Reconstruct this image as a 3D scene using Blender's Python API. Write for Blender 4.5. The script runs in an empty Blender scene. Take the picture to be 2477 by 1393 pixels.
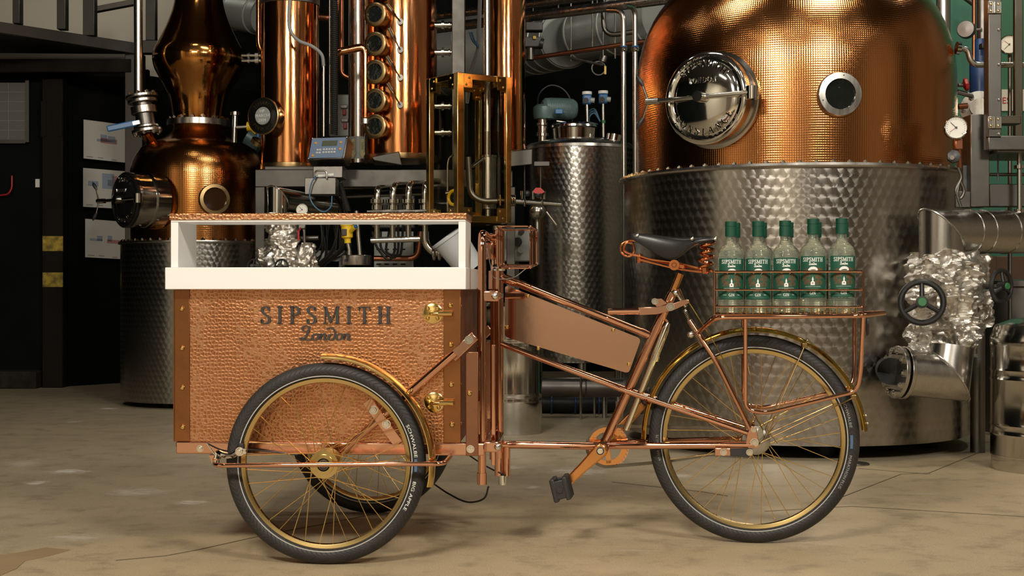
import bpy, math, random
from mathutils import Vector, Matrix
random.seed(7)
PI = math.pi
V = Vector
scene = bpy.context.scene
col = scene.collection

# ------------------------------------------------------------------ camera
F, CX, CY, EYE = 3200.0, 1238.5, 696.5, 0.80
cam = bpy.data.cameras.new('camera'); cam_o = bpy.data.objects.new('camera', cam); col.objects.link(cam_o)
cam.sensor_width = 36.0; cam.lens = 36.0 * F / 2477.0; cam.clip_start = 0.05; cam.clip_end = 60
cam_o.location = (0, 0, EYE); cam_o.rotation_euler = (PI / 2, 0, 0)
scene.camera = cam_o
# ------------------------------------------------------------------ light
w = bpy.data.worlds.new('world'); scene.world = w; w.use_nodes = True
w.node_tree.nodes['Background'].inputs[0].default_value = (1.0, 0.86, 0.68, 1)
w.node_tree.nodes['Background'].inputs[1].default_value = 0.03
scene.view_settings.view_transform = 'Standard'; scene.view_settings.look = 'None'
scene.view_settings.exposure = 0.0; scene.view_settings.gamma = 1.0
scene.view_settings.use_curve_mapping = False
WARM = (1.0, 0.925, 0.80)
def area(name, loc, target, sx, sy, power, colr=WARM):
    l = bpy.data.lights.new(name, 'AREA'); l.shape = 'RECTANGLE'; l.size = sx; l.size_y = sy
    l.energy = power; l.color = colr
    o = bpy.data.objects.new(name, l); col.objects.link(o); o.location = loc
    o.rotation_euler = (V(target) - V(loc)).to_track_quat('-Z', 'Y').to_euler()
    return o
area('ceiling_lamp_key', (-1.7, -0.2, 3.9), (-0.5, 4.2, 0.4), 1.0, 0.6, 212)
area('ceiling_lamp_key', (2.4, -0.2, 3.9), (0.4, 4.2, 0.5), 1.0, 0.6, 176)
area('ceiling_lamp_rear', (-2.1, -3.4, 3.9), (-2.1, -5.0, 1.2), 1.6, 0.5, 130)
area('added_lamp_side', (-4.6, 1.0, 3.9), (-6.2, 0.4, 1.6), 0.4, 1.4, 42)  # added lamp: brightens the unseen left wall so the metal reflects it
area('ceiling_lamp_still', (2.0, 4.9, 4.35), (1.7, 7.0, 1.4), 0.9, 0.35, 34)
area('ceiling_lamp_mid', (-0.4, 5.8, 4.35), (-0.4, 8.4, 1.2), 1.2, 0.16, 24)
area('ceiling_lamp_left', (-2.0, 6.8, 4.35), (-2.1, 9.2, 1.2), 0.35, 0.2, 4)
area('ceiling_lamp_wall', (3.7, 7.2, 4.3), (3.5, 9.4, 1.6), 0.5, 0.25, 30)
area('ceiling_lamp_platform', (-3.4, 11.3, 4.3), (-2.8, 12.4, 3.0), 1.4, 0.25, 3.2)
for k, x in enumerate((-2.6, -0.9, 0.8, 2.5, 4.3)):
    area('ceiling_lamp_row', (x, 2.6, 4.4), (x, 2.6, 0), 0.14, 1.2, 7)

# ------------------------------------------------------------------ projection helpers (photo pixel + depth -> point)
def P(px, py, Y): return V(((px - CX) * Y / F, Y, EYE + (CY - py) * Y / F))
FC = V((-0.519, 4.275, 0)); FA = math.radians(-2.73)          # front unit of the tricycle: axle centre and steer angle
FU = V((math.cos(FA), math.sin(FA), 0)); FV = V((-math.sin(FA), math.cos(FA), 0))
def Lw(x, y, z): return FC + FU * x + FV * y + V((0, 0, z))
def LP(px, py, ly):
    d = V(((px - CX) / F, 1, (CY - py) / F)); t = (ly + FC.dot(FV)) / d.dot(FV)
    return d * t + V((0, 0, EYE))
def LL(px, py, ly):
    p = LP(px, py, ly); return ((p - FC).dot(FU), p.z)

# ------------------------------------------------------------------ geometry helpers
def basis(a):
    a = V(a).normalized(); t = V((0, 0, 1)) if abs(a.z) < 0.9 else V((1, 0, 0))
    u = t.cross(a).normalized(); return u, a.cross(u)
def rnd(pts, rad, k=6):
    pts = [V(p) for p in pts]; out = [pts[0]]
    for i in range(1, len(pts) - 1):
        a, b, c = pts[i - 1], pts[i], pts[i + 1]
        r = min(rad[i] if isinstance(rad, (list, tuple)) else rad, (a - b).length * .49, (c - b).length * .49)
        s, e = b + (a - b).normalized() * r, b + (c - b).normalized() * r
        for j in range(k + 1):
            t = j / k; out.append(s * (1 - t) ** 2 + b * 2 * t * (1 - t) + e * t * t)
    return out + [pts[-1]]
def spline(pts, k=6):
    pts = [V(p) for p in pts]; q = [pts[0] * 2 - pts[1]] + pts + [pts[-1] * 2 - pts[-2]]; out = []
    for i in range(1, len(q) - 2):
        a, b, c, d = q[i - 1:i + 3]
        for j in range(k):
            t = j / k
            out.append(.5 * (2 * b + (c - a) * t + (2 * a - 5 * b + 4 * c - d) * t * t + (3 * b - a - 3 * c + d) * t ** 3))
    return out + [pts[-1]]

class G:
    def __init__(s): s.v = []; s.f = []; s.uv = {}
    def add(s, vs, fs, uvs=None):
        b = len(s.v); s.v += [V(p) for p in vs]
        for i, f in enumerate(fs):
            if uvs: s.uv[len(s.f)] = uvs[i]
            s.f.append(tuple(b + k for k in f))
        return s
    def hexa(s, p):    # 8 points: bottom ring 0-3, top ring 4-7
        return s.add(p, [(3, 2, 1, 0), (4, 5, 6, 7), (0, 1, 5, 4), (1, 2, 6, 5), (2, 3, 7, 6), (3, 0, 4, 7)])
    def box(s, c, d, u=(1, 0, 0), v=(0, 1, 0), n=None):
        c = V(c); u = V(u).normalized() * d[0] / 2; v = V(v).normalized() * d[1] / 2
        n = (V(n) if n else u.cross(v)).normalized() * d[2] / 2
        return s.hexa([c - u - v - n, c + u - v - n, c + u + v - n, c - u + v - n, c - u - v + n, c + u - v + n, c + u + v + n, c - u + v + n])
    def aabb(s, a, b):
        x0, y0, z0 = a; x1, y1, z1 = b
        return s.hexa([(x0, y0, z0), (x1, y0, z0), (x1, y1, z0), (x0, y1, z0), (x0, y0, z1), (x1, y0, z1), (x1, y1, z1), (x0, y1, z1)])
    def lbox(s, x0, x1, y0, y1, z0, z1):
        return s.hexa([Lw(x0, y0, z0), Lw(x1, y0, z0), Lw(x1, y1, z0), Lw(x0, y1, z0), Lw(x0, y0, z1), Lw(x1, y0, z1), Lw(x1, y1, z1), Lw(x0, y1, z1)])
    def tube(s, pts, r, n=12, closed=False, cap=True):
        pts = [V(p) for p in pts]
        pts = [p for i, p in enumerate(pts) if i == 0 or (p - pts[i - 1]).length > 1e-6]
        m = len(pts); rr = r if isinstance(r, (list, tuple)) else [r] * m
        tans = []
        for i in range(m):
            a = pts[i - 1] if (i or closed) else pts[i]; b = pts[(i + 1) % m] if (i < m - 1 or closed) else pts[i]
            tans.append((b - a).normalized())
        u, _ = basis(tans[0]); vs = []
        for i in range(m):
            t = tans[i]; u = (u - t * u.dot(t)).normalized(); v = t.cross(u)
            vs += [pts[i] + (u * math.cos(2 * PI * k / n) + v * math.sin(2 * PI * k / n)) * rr[min(i, len(rr) - 1)] for k in range(n)]
        fs = []
        for i in range(m if closed else m - 1):
            j = (i + 1) % m
            fs += [(i * n + k, i * n + (k + 1) % n, j * n + (k + 1) % n, j * n + k) for k in range(n)]
        if cap and not closed: fs += [tuple(range(n - 1, -1, -1)), tuple((m - 1) * n + k for k in range(n))]
        return s.add(vs, fs)
    def lathe(s, prof, o=(0, 0, 0), ax=(0, 0, 1), n=48, u=None, a0=0.0, a1=2 * PI):
        o = V(o); ax = V(ax).normalized()
        if u is None: u, v = basis(ax)
        else: u = V(u).normalized(); v = ax.cross(u)
        full = abs(a1 - a0 - 2 * PI) < 1e-6; m = n if full else n + 1; R = max(p[0] for p in prof)
        vs = []; L = [0.0]
        for i, (r, h) in enumerate(prof):
            if i: L.append(L[-1] + math.hypot(r - prof[i - 1][0], h - prof[i - 1][1]))
            for k in range(m):
                a = a0 + (a1 - a0) * k / n
                vs.append(o + ax * h + (u * math.cos(a) + v * math.sin(a)) * r)
        fs = []; uvs = []
        for i in range(len(prof) - 1):
            for k in range(n):
                k2 = (k + 1) % m
                fs.append((i * m + k, i * m + k2, (i + 1) * m + k2, (i + 1) * m + k))
                ua, ub = R * (a0 + (a1 - a0) * k / n), R * (a0 + (a1 - a0) * (k + 1) / n)
                uvs.append(((ua, L[i]), (ub, L[i]), (ub, L[i + 1]), (ua, L[i + 1])))
        return s.add(vs, fs, uvs)
    def cyl(s, a, b, r, r2=None, n=20):
        a, b = V(a), V(b); h = (b - a).length
        return s.lathe([(1e-4, 0), (r, 0), (r if r2 is None else r2, h), (1e-4, h)], a, b - a, n)
    def ring(s, c, ax, ro, ri, h, n=40):
        return s.lathe([(ri, 0), (ro, 0), (ro, h), (ri, h), (ri, 0)], c, ax, n)
    def torus(s, c, ax, R, r, n=40, m=10, u=None, a0=0, a1=2 * PI):
        return s.lathe([(R + r * math.cos(2 * PI * k / m), r * math.sin(2 * PI * k / m)) for k in range(m + 1)], c, ax, n, u, a0, a1)
    def ball(s, c, r, n=16, sq=1.0, ax=(0, 0, 1)):
        return s.lathe([(max(1e-4, r * math.sin(PI * k / 8)), -r * sq * math.cos(PI * k / 8)) for k in range(9)], c, ax, n)
    def prism(s, pts, d):
        pts = [V(p) for p in pts]; n = len(pts); d = V(d)
        return s.add(pts + [p + d for p in pts], [tuple(range(n - 1, -1, -1)), tuple(range(n, 2 * n))] + [(i, (i + 1) % n, n + (i + 1) % n, n + i) for i in range(n)])
    def ribbon(s, pts, wid, to3, d):   # 2D polyline with widths -> extruded strip
        n = len(pts); L = []; R = []
        for i in range(n):
            a = pts[max(i - 1, 0)]; b = pts[min(i + 1, n - 1)]; t = (b - a).normalized(); nn = V((-t.y, t.x))
            L.append(pts[i] + nn * wid[i] / 2); R.append(pts[i] - nn * wid[i] / 2)
        fr = [to3(p) for p in L] + [to3(p) for p in R]; bk = [p + d for p in fr]; fs = []
        for i in range(n - 1):
            fs += [(i, i + 1, n + i + 1, n + i), (2 * n + n + i, 2 * n + n + i + 1, 2 * n + i + 1, 2 * n + i),
                   (i, 2 * n + i, 2 * n + i + 1, i + 1), (n + i + 1, 3 * n + i + 1, 3 * n + i, n + i)]
        fs += [(0, n, 3 * n, 2 * n), (n - 1, 3 * n - 1, 4 * n - 1, 2 * n - 1)]
        return s.add(fr + bk, fs)
    def mesh(s, name, off=V((0, 0, 0)), sharp=35):
        me = bpy.data.meshes.new(name)
        me.from_pydata([tuple(p - off) for p in s.v], [], s.f)
        if s.uv:
            lay = me.uv_layers.new(name='UVMap').data
            for i, p in enumerate(me.polygons):
                q = s.uv.get(i)
                if q:
                    for j, li in enumerate(p.loop_indices): lay[li].uv = q[j]
        me.polygons.foreach_set('use_smooth', [True] * len(me.polygons))
        me.update(); me.set_sharp_from_angle(angle=math.radians(sharp))
        return me
    def part(s, name, mat, parent, label=None, bev=0, kind=None, sharp=35):
        o = bpy.data.objects.new(name, s.mesh(name, rootloc(parent), sharp)); col.objects.link(o); o.parent = parent
        return fin(o, mat, label, bev, kind)
    def top(s, name, mat, label, cat, group=None, bev=0, sharp=35, kind=None):
        lo = V([min(p[i] for p in s.v) for i in range(3)]); hi = V([max(p[i] for p in s.v) for i in range(3)])
        b = V(((lo.x + hi.x) / 2, (lo.y + hi.y) / 2, lo.z))
        o = bpy.data.objects.new(name, s.mesh(name, b, sharp)); col.objects.link(o); o.location = b
        o['category'] = cat
        if group: o['group'] = group
        return fin(o, mat, label, bev, kind)
    def struct(s, name, mat, label=None, bev=0):
        o = bpy.data.objects.new(name, s.mesh(name)); col.objects.link(o)
        return fin(o, mat, label, bev, 'structure')
def fin(o, mat, label, bev, kind):
    if mat: o.data.materials.append(mat)
    if label: o['label'] = label
    if kind: o['kind'] = kind
    if bev:
        m = o.modifiers.new('bevel', 'BEVEL'); m.width = bev; m.segments = 2; m.limit_method = 'ANGLE'
    return o
def rootloc(o):
    p = V((0, 0, 0))
    while o: p += o.location; o = o.parent
    return p
def thing(name, label, cat, loc, group=None):
    o = bpy.data.objects.new(name, None); col.objects.link(o); o.location = loc; o.empty_display_size = .05
    o['label'] = label; o['category'] = cat
    if group: o['group'] = group
    return o
def inst(me, name, parent, loc, d=(0, 0, 1), up=None, scale=None, quat=None):
    o = bpy.data.objects.new(name, me); col.objects.link(o); o.parent = parent
    o.location = V(loc) - rootloc(parent)
    q = quat or V(d).to_track_quat('Z', 'Y'); o.rotation_mode = 'QUATERNION'; o.rotation_quaternion = q
    if scale: o.scale = scale
    return o
def proto(g, name, mat, sharp=35):
    me = g.mesh(name, sharp=sharp); me.materials.append(mat); return me

# ------------------------------------------------------------------ materials
def new_mat(name):
    m = bpy.data.materials.new(name); m.use_nodes = True; nt = m.node_tree
    return m, nt, nt.nodes['Principled BSDF']
def nd(nt, kind, ins=None, **props):
    n = nt.nodes.new('ShaderNode' + kind)
    for k, v in props.items(): setattr(n, k, v)
    for k, v in (ins or {}).items():
        if isinstance(v, bpy.types.NodeSocket): nt.links.new(v, n.inputs[k])
        else: n.inputs[k].default_value = v
    return n
def mth(nt, op, a, b=0.0, c=None):
    ins = {0: a, 1: b}
    if c is not None: ins[2] = c
    return nd(nt, 'Math', ins, operation=op).outputs[0]
def c4(c): return (c[0], c[1], c[2], 1)
def mixc(nt, fac, a, b):
    n = nt.nodes.new('ShaderNodeMix'); n.data_type = 'RGBA'
    for i, v in ((0, fac), (6, a), (7, b)):
        if isinstance(v, bpy.types.NodeSocket): nt.links.new(v, n.inputs[i])
        else: n.inputs[i].default_value = v if i == 0 else c4(v)
    return n.outputs[2]
def ramp(nt, fac, p0, p1):
    return nd(nt, 'MapRange', {0: fac, 1: p0, 2: p1, 3: 0.0, 4: 1.0}).outputs[0]
def mat(name, c, metal=0.0, rough=0.5, var=None, bump=None, stretch=None, **kw):
    """plain principled; var=(scale, colour2, contrast) noise tint; bump=(scale, strength, distance)"""
    m, nt, b = new_mat(name)
    b.inputs['Base Color'].default_value = c4(c); b.inputs['Metallic'].default_value = metal; b.inputs['Roughness'].default_value = rough
    for k, v in kw.items(): b.inputs[k.replace('_', ' ')].default_value = v
    if var or bump:
        tc = nd(nt, 'TexCoord').outputs['Object']
        if stretch: tc = nd(nt, 'Mapping', {'Vector': tc, 'Scale': stretch}).outputs[0]
        if var:
            nz = nd(nt, 'TexNoise', {'Vector': tc, 'Scale': var[0], 'Detail': 5.0, 'Roughness': .6})
            f = ramp(nt, nz.outputs[0], .5 - var[2], .5 + var[2])
            nt.links.new(mixc(nt, f, c, var[1]), b.inputs['Base Color'])
            nt.links.new(nd(nt, 'MapRange', {0: nz.outputs[0], 1: .3, 2: .7, 3: rough * .8, 4: min(1, rough * 1.25)}).outputs[0], b.inputs['Roughness'])
        if bump:
            nz = nd(nt, 'TexNoise', {'Vector': tc, 'Scale': bump[0], 'Detail': 4.0})
            bp = nd(nt, 'Bump', {'Height': nz.outputs[0], 'Strength': bump[1], 'Distance': bump[2]})
            nt.links.new(bp.outputs[0], b.inputs['Normal'])
    return m
M = {}
M['rose'] = mat('rose_copper_tube', (.72, .385, .255), 1, .07)
M['rose_flat'] = mat('rose_copper_satin', (.74, .42, .295), 1, .16, bump=(160, .06, .002))
M['mirror'] = mat('rose_copper_mirror', (.84, .52, .38), 1, .07, bump=(9, .012, .01))
M['spring'] = mat('spring_copper', (.80, .30, .13), 1, .16)
M['crank'] = mat('crank_copper', (.80, .38, .14), 1, .18)
M['strip'] = mat('patinated_copper', (.46, .205, .085), 1, .26, var=(9, (.28, .12, .055), .22))
M['side'] = mat('dark_copper_side', (.34, .16, .09), .85, .35, var=(14, (.25, .11, .06), .25))
M['brass'] = mat('polished_brass', (.82, .60, .25), 1, .16, var=(20, (.74, .51, .18), .3))
M['brass_old'] = mat('aged_brass', (.44, .31, .15), 1, .30, var=(18, (.30, .20, .09), .3))
M['gold_rim'] = mat('gold_rim', (.62, .46, .20), 1, .22)
M['chrome'] = mat('chrome', (.80, .78, .74), 1, .08)
M['steel'] = mat('brushed_steel', (.52, .50, .465), 1, .26, var=(5, (.44, .42, .39), .3), stretch=(5, 5, .4))
M['steel_pol'] = mat('polished_steel', (.66, .64, .60), 1, .13, var=(5, (.55, .53, .49), .3))
M['steel_dull'] = mat('dull_steel', (.21, .20, .185), 1, .38, var=(5, (.15, .14, .13), .3))
M['steel_paint'] = mat('grey_steel_frame', (.105, .098, .088), .8, .40, var=(4, (.07, .065, .058), .3))
M['iron'] = mat('black_cast_iron', (.018, .018, .018), .2, .40, bump=(60, .15, .004))
M['far_wall'] = mat('dim_brown_wall', (.24, .20, .155), 0, .7)
M['rubber'] = mat('black_rubber', (.02, .02, .02), 0, .55)
M['plastic_black'] = mat('black_plastic', (.025, .025, .025), 0, .38, bump=(90, .1, .003))
M['white'] = mat('white_countertop', (.80, .795, .785), 0, .32, var=(2, (.77, .765, .75), .3))
M['letter'] = mat('dark_raised_letter', (.055, .052, .050), .4, .42, bump=(70, .2, .003))
M['print_white'] = mat('white_print', (.75, .75, .72), 0, .5)
M['print_dark'] = mat('dark_print', (.03, .03, .03), 0, .5)
M['print_grey'] = mat('grey_print', (.30, .30, .30), 0, .5)
M['tyre_blue'] = mat('tyre_blue_mark', (.06, .13, .24), 0, .5)
M['reflect'] = mat('grey_reflex_stripe', (.50, .50, .49), .3, .35)
M['leather'] = mat('black_leather', (.010, .0095, .009), 0, .34, bump=(420, .10, .0015))
M['blue'] = mat('blue_coating', (.03, .13, .32), 0, .35)
M['blue_dark'] = mat('navy_blue_paint', (.02, .07, .22), 0, .40, var=(7, (.015, .05, .15), .3))
M['yellow'] = mat('yellow_plastic', (.80, .52, .02), 0, .35)
M['yellow_paint'] = mat('worn_yellow_paint', (.48, .34, .03), 0, .6, var=(14, (.16, .11, .02), .12))
M['red'] = mat('red_plastic', (.45, .02, .02), 0, .4)
M['green_hub'] = mat('green_cap', (.035, .17, .06), 0, .45)
M['paper'] = mat('paper', (.62, .60, .55), 0, .7)
M['ink_blue'] = mat('drawing_blue', (.30, .35, .44), 0, .7)
M['ink_red'] = mat('drawing_red', (.50, .22, .20), 0, .7)
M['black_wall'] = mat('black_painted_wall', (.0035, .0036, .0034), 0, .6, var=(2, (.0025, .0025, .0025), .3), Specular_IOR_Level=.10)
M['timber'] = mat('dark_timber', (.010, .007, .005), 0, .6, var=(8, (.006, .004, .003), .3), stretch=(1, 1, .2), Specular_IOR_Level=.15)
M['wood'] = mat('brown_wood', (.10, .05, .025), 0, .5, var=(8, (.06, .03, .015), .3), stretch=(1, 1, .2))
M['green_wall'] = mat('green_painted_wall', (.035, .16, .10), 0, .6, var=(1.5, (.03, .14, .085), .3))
M['shaded_wall'] = mat('shaded_green_wall', (.0030, .0050, .0042), 0, .7, var=(1.5, (.0022, .0036, .003), .3), Specular_IOR_Level=.10)  # green wall where no lamp reaches; that shade is put into the colour
M['cream_wall'] = mat('cream_wall', (.66, .61, .50), 0, .7, var=(1.2, (.60, .55, .45), .3))
M['ceiling'] = mat('dark_ceiling', (.03, .028, .024), 0, .8)
M['stone'] = mat('rough_plinth', (.030, .025, .018), 0, .8, var=(9, (.015, .012, .008), .2), bump=(20, .4, .02), Specular_IOR_Level=.15)
M['board'] = mat('whiteboard', (.13, .13, .115), 0, .4)
M['gal'] = mat('galvanised_duct', (.50, .53, .50), .45, .36, var=(3, (.40, .43, .41), .25))
M['motor'] = mat('motor_enamel', (.12, .19, .19), .2, .4)
M['grey_box'] = mat('grey_enclosure', (.32, .34, .33), .1, .45)
M['grey_dark'] = mat('dark_grey_enclosure', (.09, .09, .09), .2, .5)
M['panel_blue'] = mat('keypad_blue', (.16, .22, .34), 0, .4)
M['lcd'] = mat('lcd_screen', (.10, .11, .08), 0, .25)
M['key'] = mat('pale_keys', (.52, .52, .50), 0, .4)
M['orange'] = mat('orange_keys', (.62, .30, .06), 0, .4)
M['dial'] = mat('gauge_dial', (.74, .72, .66), 0, .4)
M['cable'] = mat('black_cable', (.012, .012, .012), 0, .5)
M['cable_grey'] = mat('grey_cable', (.25, .25, .24), 0, .5)
M['cable_blue'] = mat('blue_hose', (.06, .16, .26), 0, .35)
M['pipe_copper'] = mat('old_copper_pipe', (.42, .17, .09), 1, .34, var=(6, (.28, .11, .06), .25))
M['sight'] = mat('sight_glass_dark', (.010, .012, .011), 0, .06, bump=(14, .3, .02))
M['sight_amber'] = mat('sight_glass_amber', (.035, .015, .006), 0, .10)
M['cap_green'] = mat('green_bottle_cap', (.004, .058, .032), 0, .42)
M['label_green'] = mat('green_label', (.008, .078, .048), 0, .5)
M['label_leaf'] = mat('label_copper_foliage', (.14, .075, .035), .2, .5)
M['plastic_jug'] = mat('cloudy_plastic', (.55, .58, .60), 0, .35)
M['black'] = mat('matt_black', (.006, .006, .006), 0, .7)
M['shiny_black'] = mat('black_lacquer_door', (.012, .012, .012), .3, .12)

def mat_glass(name, c, rough=0.0, ior=1.45, bump=None):
    m, nt, b = new_mat(name)
    b.inputs['Base Color'].default_value = c4(c); b.inputs['Roughness'].default_value = rough
    b.inputs['IOR'].default_value = ior; b.inputs['Transmission Weight'].default_value = 1.0
    if bump:
        tc = nd(nt, 'TexCoord').outputs['Object']
        wv = nd(nt, 'TexWave', {'Vector': tc, 'Scale': bump[0], 'Distortion': .6, 'Detail': 1.0}, wave_type='BANDS', bands_direction='Z')
        nt.links.new(nd(nt, 'Bump', {'Height': wv.outputs['Fac'], 'Strength': bump[1], 'Distance': .003}).outputs[0], b.inputs['Normal'])
    return m
M['bottle_glass'] = mat_glass('bottle_glass', (.90, .97, .88), .0, 1.33, bump=(60, .18)); M['bottle_glass'].node_tree.nodes['Principled BSDF'].inputs['Transmission Weight'].default_value = .94
def mat_pane(name, c=(.9, .9, .85)):
    m, nt, b = new_mat(name); nt.nodes.remove(b)
    g = nd(nt, 'BsdfGlossy', {'Color': c4((1, 1, 1)), 'Roughness': .03}); t = nd(nt, 'BsdfTransparent', {'Color': c4(c)})
    fr = nd(nt, 'LayerWeight', {'Blend': .12}).outputs['Fresnel']
    mx = nd(nt, 'MixShader', {0: fr, 1: t.outputs[0], 2: g.outputs[0]})
    nt.links.new(mx.outputs[0], nt.nodes['Material Output'].inputs[0]); return m
M['pane'] = mat_pane('clear_pane', (.93, .91, .86))

def mat_hammered(name, c, c2, size):
    m, nt, b = new_mat(name); tc = nd(nt, 'TexCoord').outputs['Object']
    wob = nd(nt, 'TexNoise', {'Vector': tc, 'Scale': 7.0, 'Detail': 2.0})
    vec = nd(nt, 'VectorMath', {0: tc, 1: nd(nt, 'VectorMath', {0: wob.outputs['Color'], 1: (.012, .012, .012)}, operation='MULTIPLY').outputs[0]}, operation='ADD').outputs[0]
    vo = nd(nt, 'TexVoronoi', {'Vector': vec, 'Scale': 1 / size, 'Randomness': .6}, feature='DISTANCE_TO_EDGE')
    f1 = nd(nt, 'TexVoronoi', {'Vector': vec, 'Scale': 1 / size, 'Randomness': .6}, feature='F1')
    ridge = mth(nt, 'SUBTRACT', 1.0, nd(nt, 'MapRange', {0: vo.outputs['Distance'], 1: 0.0, 2: .34, 3: 0.0, 4: 1.0}, interpolation_type='SMOOTHSTEP').outputs[0])
    bowl = mth(nt, 'POWER', f1.outputs['Distance'], 2.0)
    lo = nd(nt, 'TexNoise', {'Vector': tc, 'Scale': 7.0, 'Detail': 1.0})
    h = mth(nt, 'ADD', mth(nt, 'ADD', mth(nt, 'MULTIPLY', ridge, .75), mth(nt, 'MULTIPLY', bowl, .25)), mth(nt, 'MULTIPLY', lo.outputs[0], 2.6))
    bp = nd(nt, 'Bump', {'Height': h, 'Strength': .46, 'Distance': .0015})
    nt.links.new(bp.outputs[0], b.inputs['Normal'])
    nz = nd(nt, 'TexNoise', {'Vector': tc, 'Scale': 6.0, 'Detail': 4.0})
    cc = mixc(nt, ramp(nt, nz.outputs[0], .3, .7), c, c2)
    nt.links.new(mixc(nt, mth(nt, 'MULTIPLY', mth(nt, 'SUBTRACT', 1.0, ramp(nt, vo.outputs['Distance'], .02, .16)), .5), cc, (.90, .54, .33)), b.inputs['Base Color'])
    b.inputs['Metallic'].default_value = 1; b.inputs['Roughness'].default_value = .33
    return m
M['hammer'] = mat_hammered('hammered_copper', (.58, .255, .125), (.45, .185, .078), .0110)
def uvxy(nt):
    s = nd(nt, 'SeparateXYZ', {0: nd(nt, 'UVMap').outputs[0]}); return s.outputs[0], s.outputs[1]
def mat_dimple(name, c, c2, pitch, rough=.20, strength=.5):
    m, nt, b = new_mat(name); u, v = uvxy(nt)
    k = PI / pitch
    a = mth(nt, 'ABSOLUTE', mth(nt, 'SINE', mth(nt, 'MULTIPLY', u, k))); d = mth(nt, 'ABSOLUTE', mth(nt, 'SINE', mth(nt, 'MULTIPLY', v, k)))
    h = mth(nt, 'POWER', mth(nt, 'MULTIPLY', a, d), .5)
    bp = nd(nt, 'Bump', {'Height': h, 'Strength': strength, 'Distance': .0022})
    nt.links.new(bp.outputs[0], b.inputs['Normal'])
    tc = nd(nt, 'TexCoord').outputs['Object']
    nz = nd(nt, 'TexNoise', {'Vector': nd(nt, 'Mapping', {'Vector': tc, 'Scale': (3, 3, .8)}).outputs[0], 'Scale': 1.6, 'Detail': 5.0})
    nt.links.new(mixc(nt, ramp(nt, nz.outputs[0], .35, .65), c, c2), b.inputs['Base Color'])
    b.inputs['Metallic'].default_value = 1; b.inputs['Roughness'].default_value = rough
    return m
M['dome'] = mat_dimple('dimpled_copper', (.74, .33, .125), (.56, .22, .07), .0115, .15, .17)
M['pot'] = mat_dimple('dimpled_copper_dark', (.62, .27, .09), (.48, .19, .05), .0125, .16, .13)
def mat_swirl(name, c, pitch, rough=.34, an=.8):
    m, nt, b = new_mat(name); u, v = uvxy(nt)
    vv = mth(nt, 'DIVIDE', v, pitch); uu = mth(nt, 'SUBTRACT', mth(nt, 'DIVIDE', u, pitch), mth(nt, 'MULTIPLY', vv, .5))
    qx, qy = mth(nt, 'FRACT', uu), mth(nt, 'FRACT', vv); lx = ly = None
    for cx_, cy_ in ((0, 0), (1, 0), (0, 1), (1, 1)):          # overlapping polishing spots, later ones on top
        oy = mth(nt, 'SUBTRACT', qy, float(cy_)); ox = mth(nt, 'ADD', mth(nt, 'SUBTRACT', qx, float(cx_)), mth(nt, 'MULTIPLY', oy, .5))
        if lx is None: lx, ly = ox, oy; continue
        hit = mth(nt, 'LESS_THAN', mth(nt, 'ADD', mth(nt, 'MULTIPLY', ox, ox), mth(nt, 'MULTIPLY', oy, oy)), .50)
        mx = lambda o, p: mth(nt, 'ADD', p, mth(nt, 'MULTIPLY', hit, mth(nt, 'SUBTRACT', o, p)))
        lx, ly = mx(ox, lx), mx(oy, ly)
    nrm = nd(nt, 'NewGeometry').outputs['Normal']
    U = nd(nt, 'VectorMath', {0: (0, 0, 1), 1: nrm}, operation='CROSS_PRODUCT').outputs[0]
    ta = nd(nt, 'VectorMath', {0: U, 3: mth(nt, 'MULTIPLY', ly, -1.0)}, operation='SCALE').outputs[0]
    tb = nd(nt, 'CombineXYZ', {2: lx}).outputs[0]
    tg = nd(nt, 'VectorMath', {0: nd(nt, 'VectorMath', {0: ta, 1: tb}, operation='ADD').outputs[0]}, operation='NORMALIZE').outputs[0]
    nt.links.new(tg, b.inputs['Tangent'])
    tc = nd(nt, 'TexCoord').outputs['Object']
    nz = nd(nt, 'TexNoise', {'Vector': tc, 'Scale': 2.4, 'Detail': 6.0, 'Roughness': .65})
    nt.links.new(mixc(nt, ramp(nt, nz.outputs[0], .35, .7), c, tuple(x * .72 for x in c)), b.inputs['Base Color'])
    b.inputs['Metallic'].default_value = 1; b.inputs['Roughness'].default_value = rough; b.inputs['Anisotropic'].default_value = an
    return m
M['swirl'] = mat_swirl('engine_turned_steel', (.47, .44, .40), .046, .24, .62)
M['swirl_small'] = mat_swirl('engine_turned_steel_fine', (.38, .37, .345), .036, .24, .62)
def mat_column(name, c, c2, rough=.16):
    m, nt, b = new_mat(name); tc = nd(nt, 'TexCoord').outputs['Object']
    nz = nd(nt, 'TexNoise', {'Vector': nd(nt, 'Mapping', {'Vector': tc, 'Scale': (9, 9, 1.0)}).outputs[0], 'Scale': 1.5, 'Detail': 5.0})
    nt.links.new(mixc(nt, ramp(nt, nz.outputs[0], .3, .7), c, c2), b.inputs['Base Color'])
    nt.links.new(nd(nt, 'Bump', {'Height': nz.outputs[0], 'Strength': .25, 'Distance': .012}).outputs[0], b.inputs['Normal'])
    b.inputs['Metallic'].default_value = 1; b.inputs['Roughness'].default_value = rough
    return m
M['column'] = mat_column('smooth_copper', (.74, .33, .14), (.55, .20, .07), .13)
M['neck'] = mat_column('amber_copper', (.60, .28, .08), (.46, .19, .05), .12)
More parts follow.
